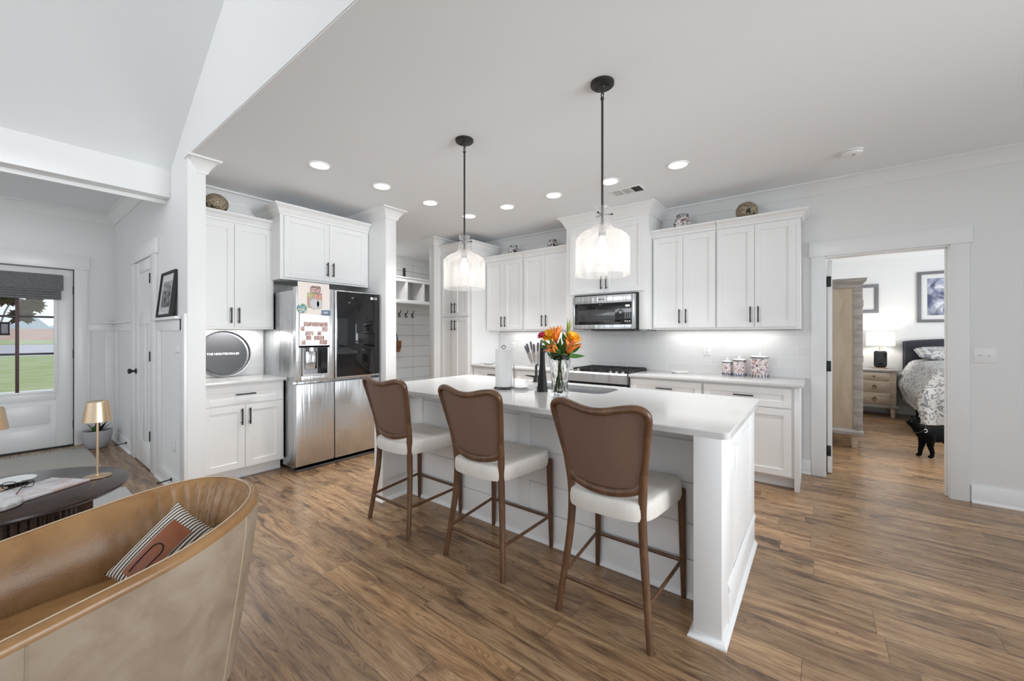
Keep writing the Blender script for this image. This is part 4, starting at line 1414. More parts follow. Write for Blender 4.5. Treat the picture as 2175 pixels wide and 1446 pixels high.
# ---------------------------------------------------------------- pendants
def pendant():
    r = thing('pendant_light', 'p', 'pendant light', (0, 0, 0), 'glass pendants over the island')
    Z0 = 1.67 - CE
    b = MB().lathe([(.001, 0), (.066, 0), (.066, -.014), (.058, -.021), (.014, -.024), (.012, -.03), (.001, -.032)], 36)
    for x in (-.035, .035):
        b.cyl((x, 0, -.02), (x, 0, -.03), .004, 8)
    part('canopy', b, 'black', r)
    b = MB()
    for z, s in ((-.046, 0), (-.068, 1)):
        b.tube([((.007 * cos(a) if s else 0), (0 if s else .007 * cos(a)), z + .014 * sin(a)) for a in [i * PI / 8 for i in range(16)]], .003, 8, False, True)
    b.ell((0, 0, -.09), (.011, .011, .010), 14, 8)
    part('chain', b, 'black', r)
    part('rod', MB().tube([(0, 0, -.095), (0, 0, -.80)], .0065, 12), 'black', r)
    b = MB().lathe([(.001, 0), (.012, 0), (.02, -.03), (.02, -.075), (.001, -.075)], 20, (0, 0, -.80))
    part('socket', b, 'grey_metal', r)
    b = MB().lathe([(.012, 0), (.014, -.012), (.028, -.045), (.031, -.07), (.026, -.094), (.014, -.108), (.001, -.112)], 24, (0, 0, -.873))
    part('bulb', b, 'bulb', r)
    pr = [(.153, 0), (.153, .10), (.153, .19), (.150, .205), (.139, .222), (.115, .240), (.085, .254), (.066, .264), (.052, .280), (.043, .305), (.039, .335), (.039, .378), (.041, .386), (.036, .386)]
    b = MB().lathe([(x, z + Z0) for x, z in pr], 64, caps=False)
    b.lathe([(x - .004, z + Z0) for x, z in pr[:-1]][::-1] + [(.151, Z0 - .003), (.153, Z0)], 64, caps=False)
    part('glass_shade', b, 'seeded', r, 60)
    b = MB()
    for a in (.5, .5 + 2 * PI / 3, .5 + 4 * PI / 3):
        b.cyl((.012 * cos(a), .012 * sin(a), Z0 + .345), (.052 * cos(a), .052 * sin(a), Z0 + .345), .0025, 8)
        b.ell((.054 * cos(a), .054 * sin(a), Z0 + .345), (.006, .006, .006), 10, 6)
    part('thumbscrew', b, 'black', r)
    return r


p = pendant()
p.location = (-2.061, 2.11, CE)
p['label'] = 'glass bell pendant over the far left end of the island'
dup(p, (-.972, 2.112, CE), 'glass bell pendant over the near right end of the island')
for x, y in ((-2.061, 2.11), (-.972, 2.112)):
    l = bpy.data.lights.new('pendant_lamp', 'POINT')
    l.energy = .7
    l.color = (1, .93, .84)
    l.shadow_soft_size = .035
    o = bpy.data.objects.new('pendant_lamp', l)
    COL.objects.link(o)
    o.location = (x, y, 1.83 - .11)

# ---------------------------------------------------------------- recessed lights, vent, smoke detector
LG = [(-3.34, 1.68, 'recessed ceiling light in front of the tall cabinet left of the refrigerator'), (-3.34, 2.285, 'recessed ceiling light in front of the refrigerator'),
      (-3.34, 2.89, 'recessed ceiling light in front of the mudroom opening'), (-3.34, 3.50, 'recessed ceiling light in the corner by the pantry, partly behind the far pendant rod'),
      (-2.76, 3.505, 'recessed ceiling light between the two pendants, nearer the pantry'), (-2.15, 3.505, 'recessed ceiling light between the two pendants, nearer the hood cabinet'),
      (-1.54, 3.51, 'recessed ceiling light beside the ceiling vent, next to the near pendant rod'), (-.933, 3.515, 'recessed ceiling light farthest right, nearest the smoke detector')]
first = None
for x, y, lab in LG:
    if first is None:
        first = thing('recessed_light', lab, 'ceiling light', (0, 0, 0), 'recessed lights in the kitchen ceiling')
        part('trim_ring', MB().lathe([(.070, 0), (.090, 0), (.088, -.006), (.076, -.007), (.070, -.002)], 40, (0, 0, 0), None, False), 'white', first)
        part('diffuser', MB().lathe([(.001, -.003), (.071, -.003), (.071, 0), (.001, 0)], 36), 'led', first)
        first.location = (x, y, CE)
    else:
        dup(first, (x, y, CE), lab)
    area('recessed_lamp', (x, y, CE - .012), (0, 0, 0), .13, .13, 2.7, (.985, .99, 1), 'DISK', math.radians(88))
vt = thing('ceiling_vent', 'small white louvred ceiling vent near the hood cabinet', 'vent', (-1.494, 3.832, CE))
part('frame', MB().box(-1.65, -1.34, 3.745, 3.915, CE - .006, CE, .002), 'white', vt)
for i in range(3):
    b = MB()
    for k in range(5):
        x0 = -1.63 + i * .097
        b.box(x0 + k * .017, x0 + k * .017 + .011, 3.765, 3.895, CE - .011, CE - .006)
    part('louvre', b, 'dark' if i == 2 else 'shelfin', vt)
sm = thing('smoke_detector', 'round white smoke detector on the ceiling towards the bedroom doorway', 'smoke detector', (.216, 4.085, CE))
part('base', MB().lathe([(.001, 0), (.07, 0), (.07, -.012), (.001, -.012)], 36, (.216, 4.085, CE)), 'white', sm)
part('cover', MB().lathe([(.066, -.014), (.062, -.03), (.045, -.037), (.001, -.038)], 36, (.216, 4.085, CE), None, True), 'white', sm)
part('button', MB().lathe([(.012, -.0375), (.011, -.041), (.001, -.041)], 16, (.225, 4.06, CE)), 'pot', sm)

# ---------------------------------------------------------------- tub chair
ch = thing('tub_chair', 'tan leather barrel chair with pleated back in the left foreground', 'armchair', (-1.86, .01, 0), None, math.radians(8.28))
A_, B_, V0, VS = .367, .50, -.30, .155
NP = 300


def tub(t):
    """plan outline of the rim, t 0..1 from the right arm front round the back to the left arm front"""
    Ls = VS - V0
    La = .98
    s = t * (2 * Ls + La)
    if s < Ls:
        return A_, V0 + s, 1, 0, 0
    if s > Ls + La:
        return -A_, VS - (s - Ls - La), -1, 0, 0
    ph = (s - Ls) / La * PI
    e = 2 / 2.35
    cx, sx = cos(ph), sin(ph)
    x = A_ * abs(cx) ** e * (1 if cx >= 0 else -1)
    y = VS + B_ * max(0, sx) ** e
    return x, y, cx, sx, sin(ph)


TP_ = [tub(i / NP) for i in range(NP + 1)]
TN = []
for i in range(NP + 1):
    a, b_ = TP_[max(0, i - 1)], TP_[min(NP, i + 1)]
    d = Vector((b_[0] - a[0], b_[1] - a[1], 0)).normalized()
    TN.append(Vector((-d.y, d.x, 0)))


def rimz(y):
    return .618 + .128 * y + .012 * max(0, min(1, (y - .3) / .3))


def ring_at(i, prof):
    x, y = TP_[i][0], TP_[i][1]
    n = TN[i]
    zr = rimz(y)
    out = []
    for o, z, rel in prof:
        out.append(Vector((x, y, 0)) + n * o + Vector((0, 0, zr + z if rel else z)))
    return out


po = [(.080, .05, 0), (.066, .15, 0), (.046, .28, 0), (.025, .42, 0), (.010, -.16, 1), (.0, -.08, 1), (-.002, -.026, 1), (.004, -.026, 1), (.03, -.1, 1), (.095, .05, 0)]
b = MB().rings([ring_at(i, po) for i in range(NP + 1)])
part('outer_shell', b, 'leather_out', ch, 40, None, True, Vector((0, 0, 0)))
pin = [(-.001, -.027, 1), (-.001, -.014, 1), (.005, -.004, 1), (.013, .0, 1), (.024, .0, 1), (.036, -.007, 1), (.050, -.03, 1), (.070, -.07, 1), (.094, -.12, 1), (.108, -.17, 1), (.122, -.22, 1), (.136, .36, 0), (.146, .30, 0), (.10, .30, 0), (.05, -.06, 1)]


def inner_ring(i):
    p = []
    k = TP_[i][4]
    s = i / NP
    msk = max(0, min(1, (k - .25) / .3))
    rg_ = ring_at(i, pin)
    for j, q in enumerate(rg_):
        if 4 <= j <= 11:
            wv = abs(sin(s * 135 + j * .8)) - .5
            q = q + TN[i] * (.018 * wv * msk * (1 if 6 <= j <= 10 else .3))
        p.append(q)
    return p


b = MB().rings([inner_ring(i) for i in range(NP + 1)])
part('inner_back', b, 'leather', ch, 50, None, True, Vector((0, 0, 0)))
b = MB().tube([ring_at(i, [(.026, .0010, 1)])[0] for i in range(NP + 1)], .0022, 8)
part('piping', b, 'piping', ch, 50, None, True, Vector((0, 0, 0)))
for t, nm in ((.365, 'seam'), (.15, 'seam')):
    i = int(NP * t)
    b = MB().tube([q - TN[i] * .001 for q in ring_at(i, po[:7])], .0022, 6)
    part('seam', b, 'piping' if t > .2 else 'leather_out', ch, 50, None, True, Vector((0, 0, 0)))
N = 64
ol = []
for i in range(N):
    a = 2 * PI * i / N
    c_, s_ = cos(a), sin(a)
    x = .222 * abs(c_) ** .8 * (1 if c_ >= 0 else -1)
    y = (.09 + .42 * max(0, s_) ** .85) if s_ >= 0 else (.09 - .40 * abs(s_) ** .45)
    ol.append((x, y))
rs = []
for k, z in ((.97, .27), (1.0, .29), (1.0, .385), (.985, .405), (.94, .42), (.8, .428), (.5, .432), (.1, .434)):
    rs.append([Vector((x * k, .09 + (y - .09) * k, z)) for x, y in ol])
part('seat_cushion', MB().rings(rs), 'leather', ch, 50, None, True, Vector((0, 0, 0)))
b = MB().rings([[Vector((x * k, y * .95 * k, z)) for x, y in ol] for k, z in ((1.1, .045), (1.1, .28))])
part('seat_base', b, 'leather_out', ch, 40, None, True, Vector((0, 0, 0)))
for x, y in ((.23, .40), (-.23, .40), (.24, -.22), (-.24, -.22)):
    part('foot', MB().lathe([(.018, 0), (.022, .05)], 16, (x, y, 0)), 'rubber', ch, 40, None, True, Vector((0, 0, 0)))

# striped cushion in the chair: local x long, y across the stripes, z thickness
cu = thing('throw_pillow', 'small cream and black striped pillow with a chestnut leather patch, in the tub chair', 'pillow', (-1.925, .385, .525), None)


def pil(u, v, sgn):
    x, y = u * 2 - 1, v * 2 - 1
    e = (1 - abs(x) ** 2.6) * (1 - abs(y) ** 2.6)
    pinch = 1 - .07 * (1 - abs(x) ** 2) * abs(y) ** 3 - .0
    return Vector((x * .140 * (1 - .06 * (1 - y * y) * abs(x) ** 3), y * .100 * (1 - .08 * (1 - x * x) * abs(y) ** 3), sgn * .055 * max(0, e) ** .55))


b = MB().grid(lambda u, v: pil(u, v, 1), 28, 24).grid(lambda u, v: pil(u, v, -1), 28, 24)
bmesh.ops.remove_doubles(b.bm, verts=b.bm.verts, dist=1e-5)
z0 = Vector((0, 0, 0))
part('pillow_cover', b, 'stripe', cu, 60, None, True, z0)
b = MB().grid(lambda u, v: pil(.14 + .72 * u, .30 + .42 * v, 1) + Vector((0, 0, .0025)), 22, 12)
part('leather_patch', b, 'patch', cu, 60, None, True, z0)
lp = []
for i in range(21):
    a = PI * i / 20
    lp.append((.045 + .05 * sin(a) * 1.0, .030 * cos(a)))
pts = [(-.085, .02), (-.05, .02), (0, .02)] + [(.0 + .025 * sin(PI * i / 10), .02 * cos(PI * i / 10)) for i in range(1, 10)] + [(0, -.02), (-.05, -.018), (-.085, -.015)]
q = []
for x, y in pts:
    p = pil((x / .140 + 1) / 2, (y / .100 + 1) / 2, 1)
    q.append((x, y + .003, p.z + .003))
part('patch_mark', MB().tube(q, .0022, 8), 'soil', cu, 50, None, True, z0)
# stand it on its long edge, leaning against the far arm and back
xd = Vector((.05, .68, .66)).normalized()
zd = Vector((.70, -.30, .66))
zd = (zd - xd * zd.dot(xd)).normalized()
yd = zd.cross(xd)
cu.rotation_euler = Matrix((xd, yd, zd)).transposed().to_euler()

# ---------------------------------------------------------------- coffee table and what stands on it
tc = (-3.54, .045)
tb = thing('coffee_table', 'round dark wood coffee table with a fluted drum base', 'coffee table', (tc[0], tc[1], 0))
b = MB().lathe([(.001, .415), (.455, .415), (.478, .422), (.489, .434), (.486, .444), (.476, .449), (.001, .45)], 72, (tc[0], tc[1], 0))
part('tabletop', b, 'table', tb)
b = MB()
n = 240
rs = []
for z in (0.012, .415):
    rs.append([(tc[0] + (.315 + .012 * abs(sin(30 * a))) * cos(a), tc[1] + (.315 + .012 * abs(sin(30 * a))) * sin(a), z) for a in [2 * PI * i / n for i in range(n)]])
part('fluted_base', b.rings(rs), 'table', tb)


def table_lamp(loc, lab):
    r = thing('table_lamp', lab, 'lamp', loc, 'brass lamps on the coffee table')
    part('base', MB().lathe([(.001, 0), (.062, 0), (.064, .003), (.062, .007), (.010, .009), (.009, .016), (.001, .016)], 40, loc), 'brass', r)
    part('stem', MB().cyl((loc[0], loc[1], loc[2] + .01), (loc[0], loc[1], loc[2] + .40), .0062, 14), 'brass', r)
    b = MB().lathe([(.001, .468), (.046, .470), (.051, .465), (.068, .345), (.0665, .345), (.049, .462), (.001, .462)], 48, loc, None, False)
    part('lamp_shade', b, 'brass', r)
    return r


l1 = table_lamp((-3.546, .393, .45), 'champagne metal table lamp at the right edge of the coffee table')
dup(l1, (-3.685, -.012, .45), 'champagne metal table lamp cut off by the left edge of the photo')
# magazine, spectacles, dishes
mz = thing('magazine', 'pale magazine with a dark spine lying on the coffee table under the eyeglasses', 'magazine', (-3.46, .09, .45))
MM = Matrix.Translation((-3.48, .115, .451)) @ Matrix.Rotation(math.radians(-58), 4, 'Z')
b = MB().box(-.20, .20, -.13, .13, .0, .012, .002, 2, MM)
m_mag = spots('magazine_cover', (.74, .72, .74), (.50, .47, .50), 9.0, .5, .6, (.66, .50, .46), .3, 1.5)
part('pages', b, m_mag, mz)
part('spine', MB().box(-.20, .20, -.135, -.126, .0, .0125, .002, 2, MM), 'dark', mz)
GM = Matrix.Translation((-3.585, .085, .464)) @ Matrix.Rotation(math.radians(62), 4, 'Z')
eg = thing('eyeglasses', 'dark framed eyeglasses lying on the magazine', 'glasses', (-3.585, .085, .464))
for s in (-1, 1):
    b = MB().tube([GM @ Vector((s * .036 + x, .0, z + .02)) for x, z in [(.027 * abs(cos(a)) ** .6 * (1 if cos(a) > 0 else -1), .019 * abs(sin(a)) ** .6 * (1 if sin(a) > 0 else -1)) for a in [2 * PI * i / 24 for i in range(24)]]], .002, 8, False, True)
    part('lens_rim', b, 'dark', eg)
    b = MB().tube([GM @ Vector((s * .064, 0, .03)), GM @ Vector((s * .068, -.06, .03)), GM @ Vector((s * .066, -.11, .026)), GM @ Vector((s * .062, -.14, .006))], .0022, 8)
    part('temple', b, 'dark', eg)
part('bridge', MB().tube([GM @ Vector((-.01, 0, .026)), GM @ Vector((0, 0, .031)), GM @ Vector((.01, 0, .026))], .002, 8), 'dark', eg)
b = MB().lathe([(.001, 0), (.085, 0), (.092, .006), (.092, .022), (.085, .027), (.001, .027)], 40, (-3.305, .005, .45), None, True, lambda a, z: 1 + .03 * sin(3 * a + 1))
single('stone_coaster', b, 'slice', 'thick pale stone disc near the front edge of the coffee table', 'coaster')
b = MB().lathe([(.001, 0), (.05, 0), (.085, .012), (.088, .018), (.078, .014), (.001, .008)], 36, (-3.80, .075, .45))
single('dish', b, 'white', 'shallow white dish behind the magazine on the coffee table', 'dish')

# ---------------------------------------------------------------- entry: rugs, plant, picture, door stops
rgm = thing('entry_rug', 'beige fringed rug in front of the entry door', 'rug', (-6.1, -.1, 0))
part('rug_body', MB().box(-6.83, -5.2, -.95, .665, .001, .010, .003), 'rug', rgm)
b = MB()
for i in range(95):
    y = -.94 + i * .0169
    a = random.uniform(-.03, .03)
    b.tube([(-6.828, y, .007), (-6.86, y + a * .5, .008), (-6.93 + random.uniform(0, .02), y + a, .004)], [.007, .006, .005], 5)
fo = part('fringe', b, 'rug', rgm)
fo['kind'] = 'stuff'
single('area_rug', MB().box(-4.78, -2.75, -1.4, .70, .001, .011, .003), 'rug2', 'pale woven rug under the coffee table', 'rug')
pt = thing('potted_plant', 'small dark-leaved plant in a rounded grey pot beside the entry door', 'plant', (-6.74, .745, 0))
part('pot', MB().lathe([(.001, 0), (.07, 0), (.085, .01), (.115, .08), (.128, .15), (.13, .205), (.124, .21), (.118, .19), (.001, .18)], 36, (-6.74, .745, 0)), 'pot', pt)
part('soil', MB().lathe([(.001, .186), (.118, .186), (.118, .19), (.001, .192)], 24, (-6.74, .745, 0)), 'soil', pt)
for i, (dx, dy, dz, ln) in enumerate(((.3, .25, 1, .15), (-.1, -.35, 1, .13), (.35, -.2, .9, .10), (.0, .5, .8, .12), (.1, .0, 1, .16))):
    part('leaf', MB().petal((-6.74 + dx * .06, .745 + dy * .06, .185), (dx, dy, dz), (-dx, -dy, .6), ln, .024, -.25, 8), 'darkleaf' if i != 2 else 'leaf', pt)
for x, lab in ((-6.27, 'black baseboard door stop left of the closet door'), (-4.38, 'black baseboard door stop right of the closet door')):
    r = thing('door_stop', lab, 'door stop', (x, YW - .02, .095))
    part('flange', MB().cyl((x, YW - .016, .095), (x, YW - .026, .095), .014, 14), 'black', r)
    part('rod', MB().cyl((x, YW - .026, .095), (x, YW - .10, .088), .0055, 12), 'black', r)
    part('tip', MB().cyl((x, YW - .10, .088), (x, YW - .115, .0865), .009, 12), 'rubber', r)
pf = thing('picture_frame', 'dark framed monochrome picture leaning on the wainscot ledge by the closet door', 'picture', (-4.50, YW - .03, 1.484))
PM = Matrix.Translation((-4.50, YW - .048, 1.485)) @ Matrix.Rotation(math.radians(-6), 4, 'X')
b = MB()
for q in ((-.225, .225, .0, .022), (-.225, .225, .378, .40), (-.225, -.203, .022, .378), (.203, .225, .022, .378)):
    b.box(q[0], q[1], -.012, .016, q[2], q[3], .001, 1, PM)
part('frame', b, 'dark', pf)
part('mat_board', MB().box(-.203, .203, .0, .006, .022, .378, 0, 1, PM), 'paper', pf)
part('print', MB().box(-.13, .13, -.002, .001, .085, .315, 0, 1, PM), 'photo_bw', pf)
part('glazing', MB().box(-.203, .203, -.005, -.0035, .022, .378, 0, 1, PM), 'glass', pf)
plate('light_switch', 'pale triple light switch on the entry wainscot near the wall end', 'switch', (-4.245, YW, 1.18), 3, 'switch', 'y', .165)

# roman shade on the entry door
rs_ = thing('roman_shade', 'charcoal roman shade gathered at the top of the entry door glass', 'window shade', (-7.09, .13, 1.745))
part('valance', MB().box(-7.108, -7.065, -.25, .503, 1.85, 2.035, .012, 3), 'shade', rs_)
for k in range(4):
    part('fold', MB().box(-7.108, -7.074 + .002 * (k % 2), -.245, .487, 1.742 + k * .028, 1.769 + k * .028, .008, 3), 'shade', rs_)
# wreath hanging outside the door
wr = thing('door_wreath', 'leafy dried wreath hanging outside the entry door glass', 'wreath', (-7.33, .10, 1.5))


def cone(c, s, n, sd):
    b = MB()
    random.seed(sd)
    for i in range(n):
        a = random.uniform(0, 2 * PI)
        e = random.uniform(-.9, .9)
        d = Vector((cos(a) * cos(e) * .6, sin(a) * cos(e), sin(e)))
        b.petal(Vector(c), d, Vector((1, .1, .3)), s * random.uniform(.75, 1.05), s * .17, random.uniform(-.2, .3), 5)
    return b


for i, (y, z, s) in enumerate(((.075, 1.735, .11), (.27, 1.685, .125), (.20, 1.545, .125))):
    part('leaf_cluster', cone((-7.33, y, z), s, 70, i + 3), 'wreath', wr)
part('hanger', MB().tube([(-7.33, .12, 1.71), (-7.33, .08, 1.60), (-7.33, .05, 1.47)], .008, 8), 'pot', wr)
ln_ = thing('porch_lantern', 'small dark lantern hanging below the wreath outside', 'lantern', (-7.34, .045, 1.33))
part('body', MB().box(-7.40, -7.28, -.015, .10, 1.34, 1.46, .01), 'pot', ln_)
b = MB().box(-7.41, -7.27, -.03, .115, 1.325, 1.345, .005).box(-7.41, -7.27, -.03, .115, 1.455, 1.475, .005)
for y in (-.02, .045, .105):
    b.box(-7.275, -7.265, y - .006, y + .006, 1.34, 1.46)
part('cage', b, 'dark', ln_)
random.seed(21)

# ---------------------------------------------------------------- mudroom
lk = thing('locker_shelf', 'white cubby shelf unit high on the mudroom wall', 'shelf', (-5.92, 4.6, 1.90))
x0, x1 = -6.1, -5.75
b = MB().box(x0, x1, 3.6, 5.7, 2.30, 2.325, .002).box(x0, x1 + .015, 3.6, 5.7, 2.325, 2.35, .003).box(x0, x1 + .02, 3.6, 5.7, 1.885, 1.945, .003)
b.box(x1 - .02, x1 + .002, 3.6, 5.7, 2.265, 2.30, .002)
part('shelf_board', b, 'cab', lk)
for y in (3.62, 4.02, 4.445, 4.825, 5.22, 5.68):
    part('divider', MB().box(x0, x1, y - .02, y + .02, 1.945, 2.30, .002), 'cab', lk)
part('back_panel', MB().box(x0, x0 + .01, 3.6, 5.7, 1.945, 2.30), 'shelfin', lk)
hk0 = None
for y, lab in ((4.53, 'black coat hook on the mudroom wall, left one of three'), (4.68, 'black coat hook on the mudroom wall, middle one of three'), (4.83, 'black coat hook on the mudroom wall, right one of three')):
    if hk0 is None:
        hk0 = thing('coat_hook', lab, 'hook', (0, 0, 0), 'coat hooks in the mudroom')
        part('plate', MB().box(0, .006, -.012, .012, -.035, .035, .003), 'black', hk0)
        part('upper_prong', MB().tube([(.004, 0, .01), (.03, 0, .02), (.05, .008, .055), (.055, .012, .085)], [.008, .007, .006, .008], 10), 'black', hk0)
        part('lower_prong', MB().tube([(.004, 0, -.015), (.025, 0, -.045), (.05, 0, -.04), (.058, 0, -.012)], [.007, .007, .006, .007], 10), 'black', hk0)
        hk0.location = (-6.099, y, 1.70)
    else:
        dup(hk0, (-6.099, y, 1.70), lab)
hb = thing('handbag', 'brown leather handbag hanging by the left side of the mudroom opening', 'bag', (-6.04, 4.40, 1.0))
b = MB().rings([[(-6.095, 4.29, z + 0), (-6.02 + .0, 4.29, z), (-6.02, 4.29 + w_, z), (-6.095, 4.29 + w_, z)] for z, w_ in ((1.02, .20), (1.06, .225), (1.13, .225), (1.22, .19))])
part('bag_body', b, 'bagl', hb)
part('flap', MB().box(-6.022, -6.012, 4.285, 4.525, 1.10, 1.225, .004), 'bagl', hb)
part('strap', MB().tube([(-6.06, 4.31, 1.21), (-6.075, 4.38, 1.42), (-6.08, 4.42, 1.55), (-6.075, 4.44, 1.42), (-6.06, 4.485, 1.21)], .009, 8), 'dark', hb)
b = MB()
for i in range(5):
    b.ell((-5.90, 4.50 - .0, 2.37 + i * .035), (.022, .03, .024), 12, 8)
single('scroll_ornament', b, 'black', 'black openwork ornament on top of the mudroom shelf', 'ornament')
area('mudroom_fill_light', (-5.3, 4.0, CE - .02), (0, 0, 0), .3, .3, 5.5, (1, .99, .97), 'DISK')  # unseen light added to brighten the mudroom
bn = thing('bench', 'white bench along the mudroom wall', 'bench', (-5.9, 4.6, 0))
part('bench_seat', MB().box(-6.095, -5.70, 3.6, 5.69, .44, .48, .004), 'cab', bn)
part('bench_base', MB().box(-6.095, -5.73, 3.6, 5.69, 0, .44), 'cab', bn)

# ---------------------------------------------------------------- bedroom
ar = thing('armoire', 'tall weathered oak armoire just inside the bedroom doorway', 'armoire', (.08, 6.75, 0))
part('carcass', MB().box(-.27, .395, 6.16, 7.35, .17, 1.90, .004), 'oak', ar)
PP = [(0, 1.885), (.012, 1.885), (.016, 1.91), (.03, 1.93), (.055, 1.955), (.06, 1.99), (0, 1.99)]
part('crown', MB().mold([(-.27, 6.16), (.395, 6.16), (.395, 7.35)], PP, -1).box(-.27, .395, 6.16, 7.35, 1.9, 1.985), 'oakgrey', ar)
b = MB().mold([(-.27, 6.16), (.395, 6.16), (.395, 7.35)], [(0, .155), (.03, .155), (.034, .19), (.012, .215), (0, .22)], -1)
part('base_molding', b, 'oakgrey', ar)
b = MB().box(.335, .42, 6.15, 6.17, .22, 1.885, .004).box(.395, .42, 6.171, 6.195, .22, 1.885, .002)
part('corner_post', b, 'oakgrey', ar)
part('door', MB().box(.395, .415, 6.20, 6.75, .23, 1.87, .004), 'oak', ar)
part('door', MB().box(.395, .415, 6.76, 7.31, .23, 1.87, .004), 'oak', ar)
for z in (1.70, 1.05, .36):
    part('hinge', MB().box(.40, .426, 6.178, 6.195, z - .04, z + .04, .002), 'black', ar)
for x in (.35, -.23):
    for y in (6.20, 7.31):
        part('foot', MB().tube([(x, y, 0), (x, y, .16)], [.036, .055], 4), 'oak', ar)

ns = thing('nightstand', 'light oak three-drawer nightstand against the bedroom wall', 'nightstand', (.60, 9.02, 0))
part('carcass', MB().box(.20, 1.005, 8.80, 9.27, .17, .73, .004), 'oakh', ns)
part('top', MB().box(.17, 1.05, 8.765, 9.28, .73, .765, .006), 'oakgrey', ns)
part('base_molding', MB().box(.18, 1.035, 8.78, 9.275, .14, .185, .006), 'oakgrey', ns)
for k, (q0, q1) in enumerate(((.60, .715), (.405, .575), (.205, .385))):
    d = part('drawer', MB().box(.24, .925, 8.782, 8.80, q0, q1, .004).box(.27, .895, 8.775, 8.79, q0 + .025, q1 - .025, .004), 'oakh', ns)
    zc = (q0 + q1) / 2
    if k:
        b = MB().tube([(.74 + .026 * cos(a), 8.768, zc - .012 + .028 * sin(a)) for a in [i * PI / 8 for i in range(16)]], .005, 8, False, True)
        b.lathe([(.001, 0), (.022, 0), (.018, .008), (.001, .012)], 16, (0, 0, 0), Matrix.Translation((.74, 8.776, zc + .008)) @ Matrix.Rotation(PI / 2, 4, 'X'))
        part('ring_pull', b, 'bronze', d)
    else:
        part('knob', MB().ell((.74, 8.765, zc), (.014, .014, .014), 14, 10), 'bronze', d)
for x in (.24, .97):
    for y in (8.83, 9.24):
        part('leg', MB().tube([(x, y, 0), (x, y, .15)], [.028, .042], 14), 'oakh', ns)
bl = thing('bedside_lamp', 'lit white drum-shade lamp with a black ceramic base on the nightstand', 'lamp', (.835, 9.04, .765))
part('base', MB().lathe([(.001, 0), (.085, 0), (.085, .02), (.001, .022)], 30, (.835, 9.04, .765)), 'brass', bl)
part('ceramic_body', MB().lathe([(.06, .02), (.082, .04), (.088, .07), (.088, .27), (.075, .295), (.03, .30), (.001, .302)], 8, (.835, 9.04, .765), Matrix.Translation((.835, 9.04, 0)) @ Matrix.Rotation(.39, 4, 'Z') @ Matrix.Translation((-.835, -9.04, 0)), True), 'blackpot', bl)
part('neck', MB().lathe([(.03, .30), (.014, .31), (.012, .38), (.012, .62), (.001, .625)], 16, (.835, 9.04, .765)), 'brass', bl)
b = MB().lathe([(.182, .385), (.178, .61)], 48, (.835, 9.04, .765), None, False).lathe([(.176, .61), (.18, .385)], 48, (.835, 9.04, .765), None, False)
part('drum_shade', b, 'lampshade', bl, 60)
part('bulb', MB().ell((.835, 9.04, .765 + .47), (.022, .022, .032), 14, 10), emis('bedside_bulb', (1, .94, .86), 4), bl)
l = bpy.data.lights.new('bedside_lamp_light', 'POINT')
l.energy = 5
l.color = (1, .95, .88)
l.shadow_soft_size = .05
o = bpy.data.objects.new('bedside_lamp_light', l)
COL.objects.link(o)
o.location = (.835, 8.985, .765 + .50)

bd = thing('bed', 'bed with a dark nailhead headboard and a grey and white paisley quilt', 'bed', (1.95, 8.2, 0))
b = MB()
hp = [(1.13, .35), (2.85, .35), (2.85, 1.22)] + [(2.85 - 1.72 * i / 16, 1.225 + .05 * sin(PI * i / 16) ** .8) for i in range(1, 16)] + [(1.13, 1.22)]
b.prism(hp, 1, 9.16, 9.26)
hb_ = part('headboard', b, 'navy', bd)
b = MB()
for i in range(44):
    b.ell((1.145, 9.157, .40 + i * .0185), (.006, .004, .006), 8, 6)
for i in range(60):
    x = 1.15 + i * .0285
    b.ell((x, 9.157, 1.207 + .05 * sin(PI * (2.85 - x) / 1.72) ** .8), (.006, .004, .006), 8, 6)
nh = part('nailheads', b, 'grey_metal', hb_)
nh['kind'] = 'stuff'
part('box_base', MB().box(1.25, 2.80, 7.45, 9.15, .12, .55, .01), 'dark', bd)
b = MB()
for x in (1.3, 2.7):
    for y in (7.5, 9.1):
        b.box(x - .03, x + .03, y - .03, y + .03, 0, .14)
part('frame_legs', b, 'dark', bd)


def quilt(u, v):
    # u across the bed (left hem -> right hem), v from the head to the foot hem
    k = u * 2 - 1
    a = abs(k)
    flat = .62
    x = 2.0 + .80 * (k / flat if a < flat else (1 if k > 0 else -1) * (1 + .13 * min(1, (a - flat) / .2)))
    drop = 0 if a < flat else (a - flat) / (1 - flat)
    y = 9.08 - 1.75 * min(v / .75, 1) - .10 * max(0, min(1, (v - .75) / .12))
    dv = max(0, (v - .75) / .25)
    z = .955 - .05 * (min(1, a / flat)) ** 6 - .04 * min(1, v / .75) ** 8
    z -= max(drop * .62, dv * .68) - .0
    zmin = .12 + .10 * (1 - min(1, v / .6)) * (1 if a > flat else 0)
    w_ = .012 * sin(u * 60) * max(drop, dv) + .012 * sin(v * 48) * drop
    x += w_ + (.06 * sin(drop * PI) * (1 if k > 0 else -1) * 1.0)
    return Vector((x, y - w_, max(z, zmin - .01 * sin(v * 30 + u * 22))))


part('quilt', MB().grid(quilt, 60, 60), 'quilt', bd, 70)
ps = thing('pillow_sham', 'grey paisley pillow sham with striped border lying at the head of the bed', 'pillow', (1.55, 8.78, .94))


def sham(u, v, s):
    x, y = u * 2 - 1, v * 2 - 1
    e = max(0, (1 - abs(x) ** 3) * (1 - abs(y) ** 3))
    return Vector((1.60 + x * .37, 8.80 + y * .25, 1.045 + .05 * y + s * .085 * e ** .5))


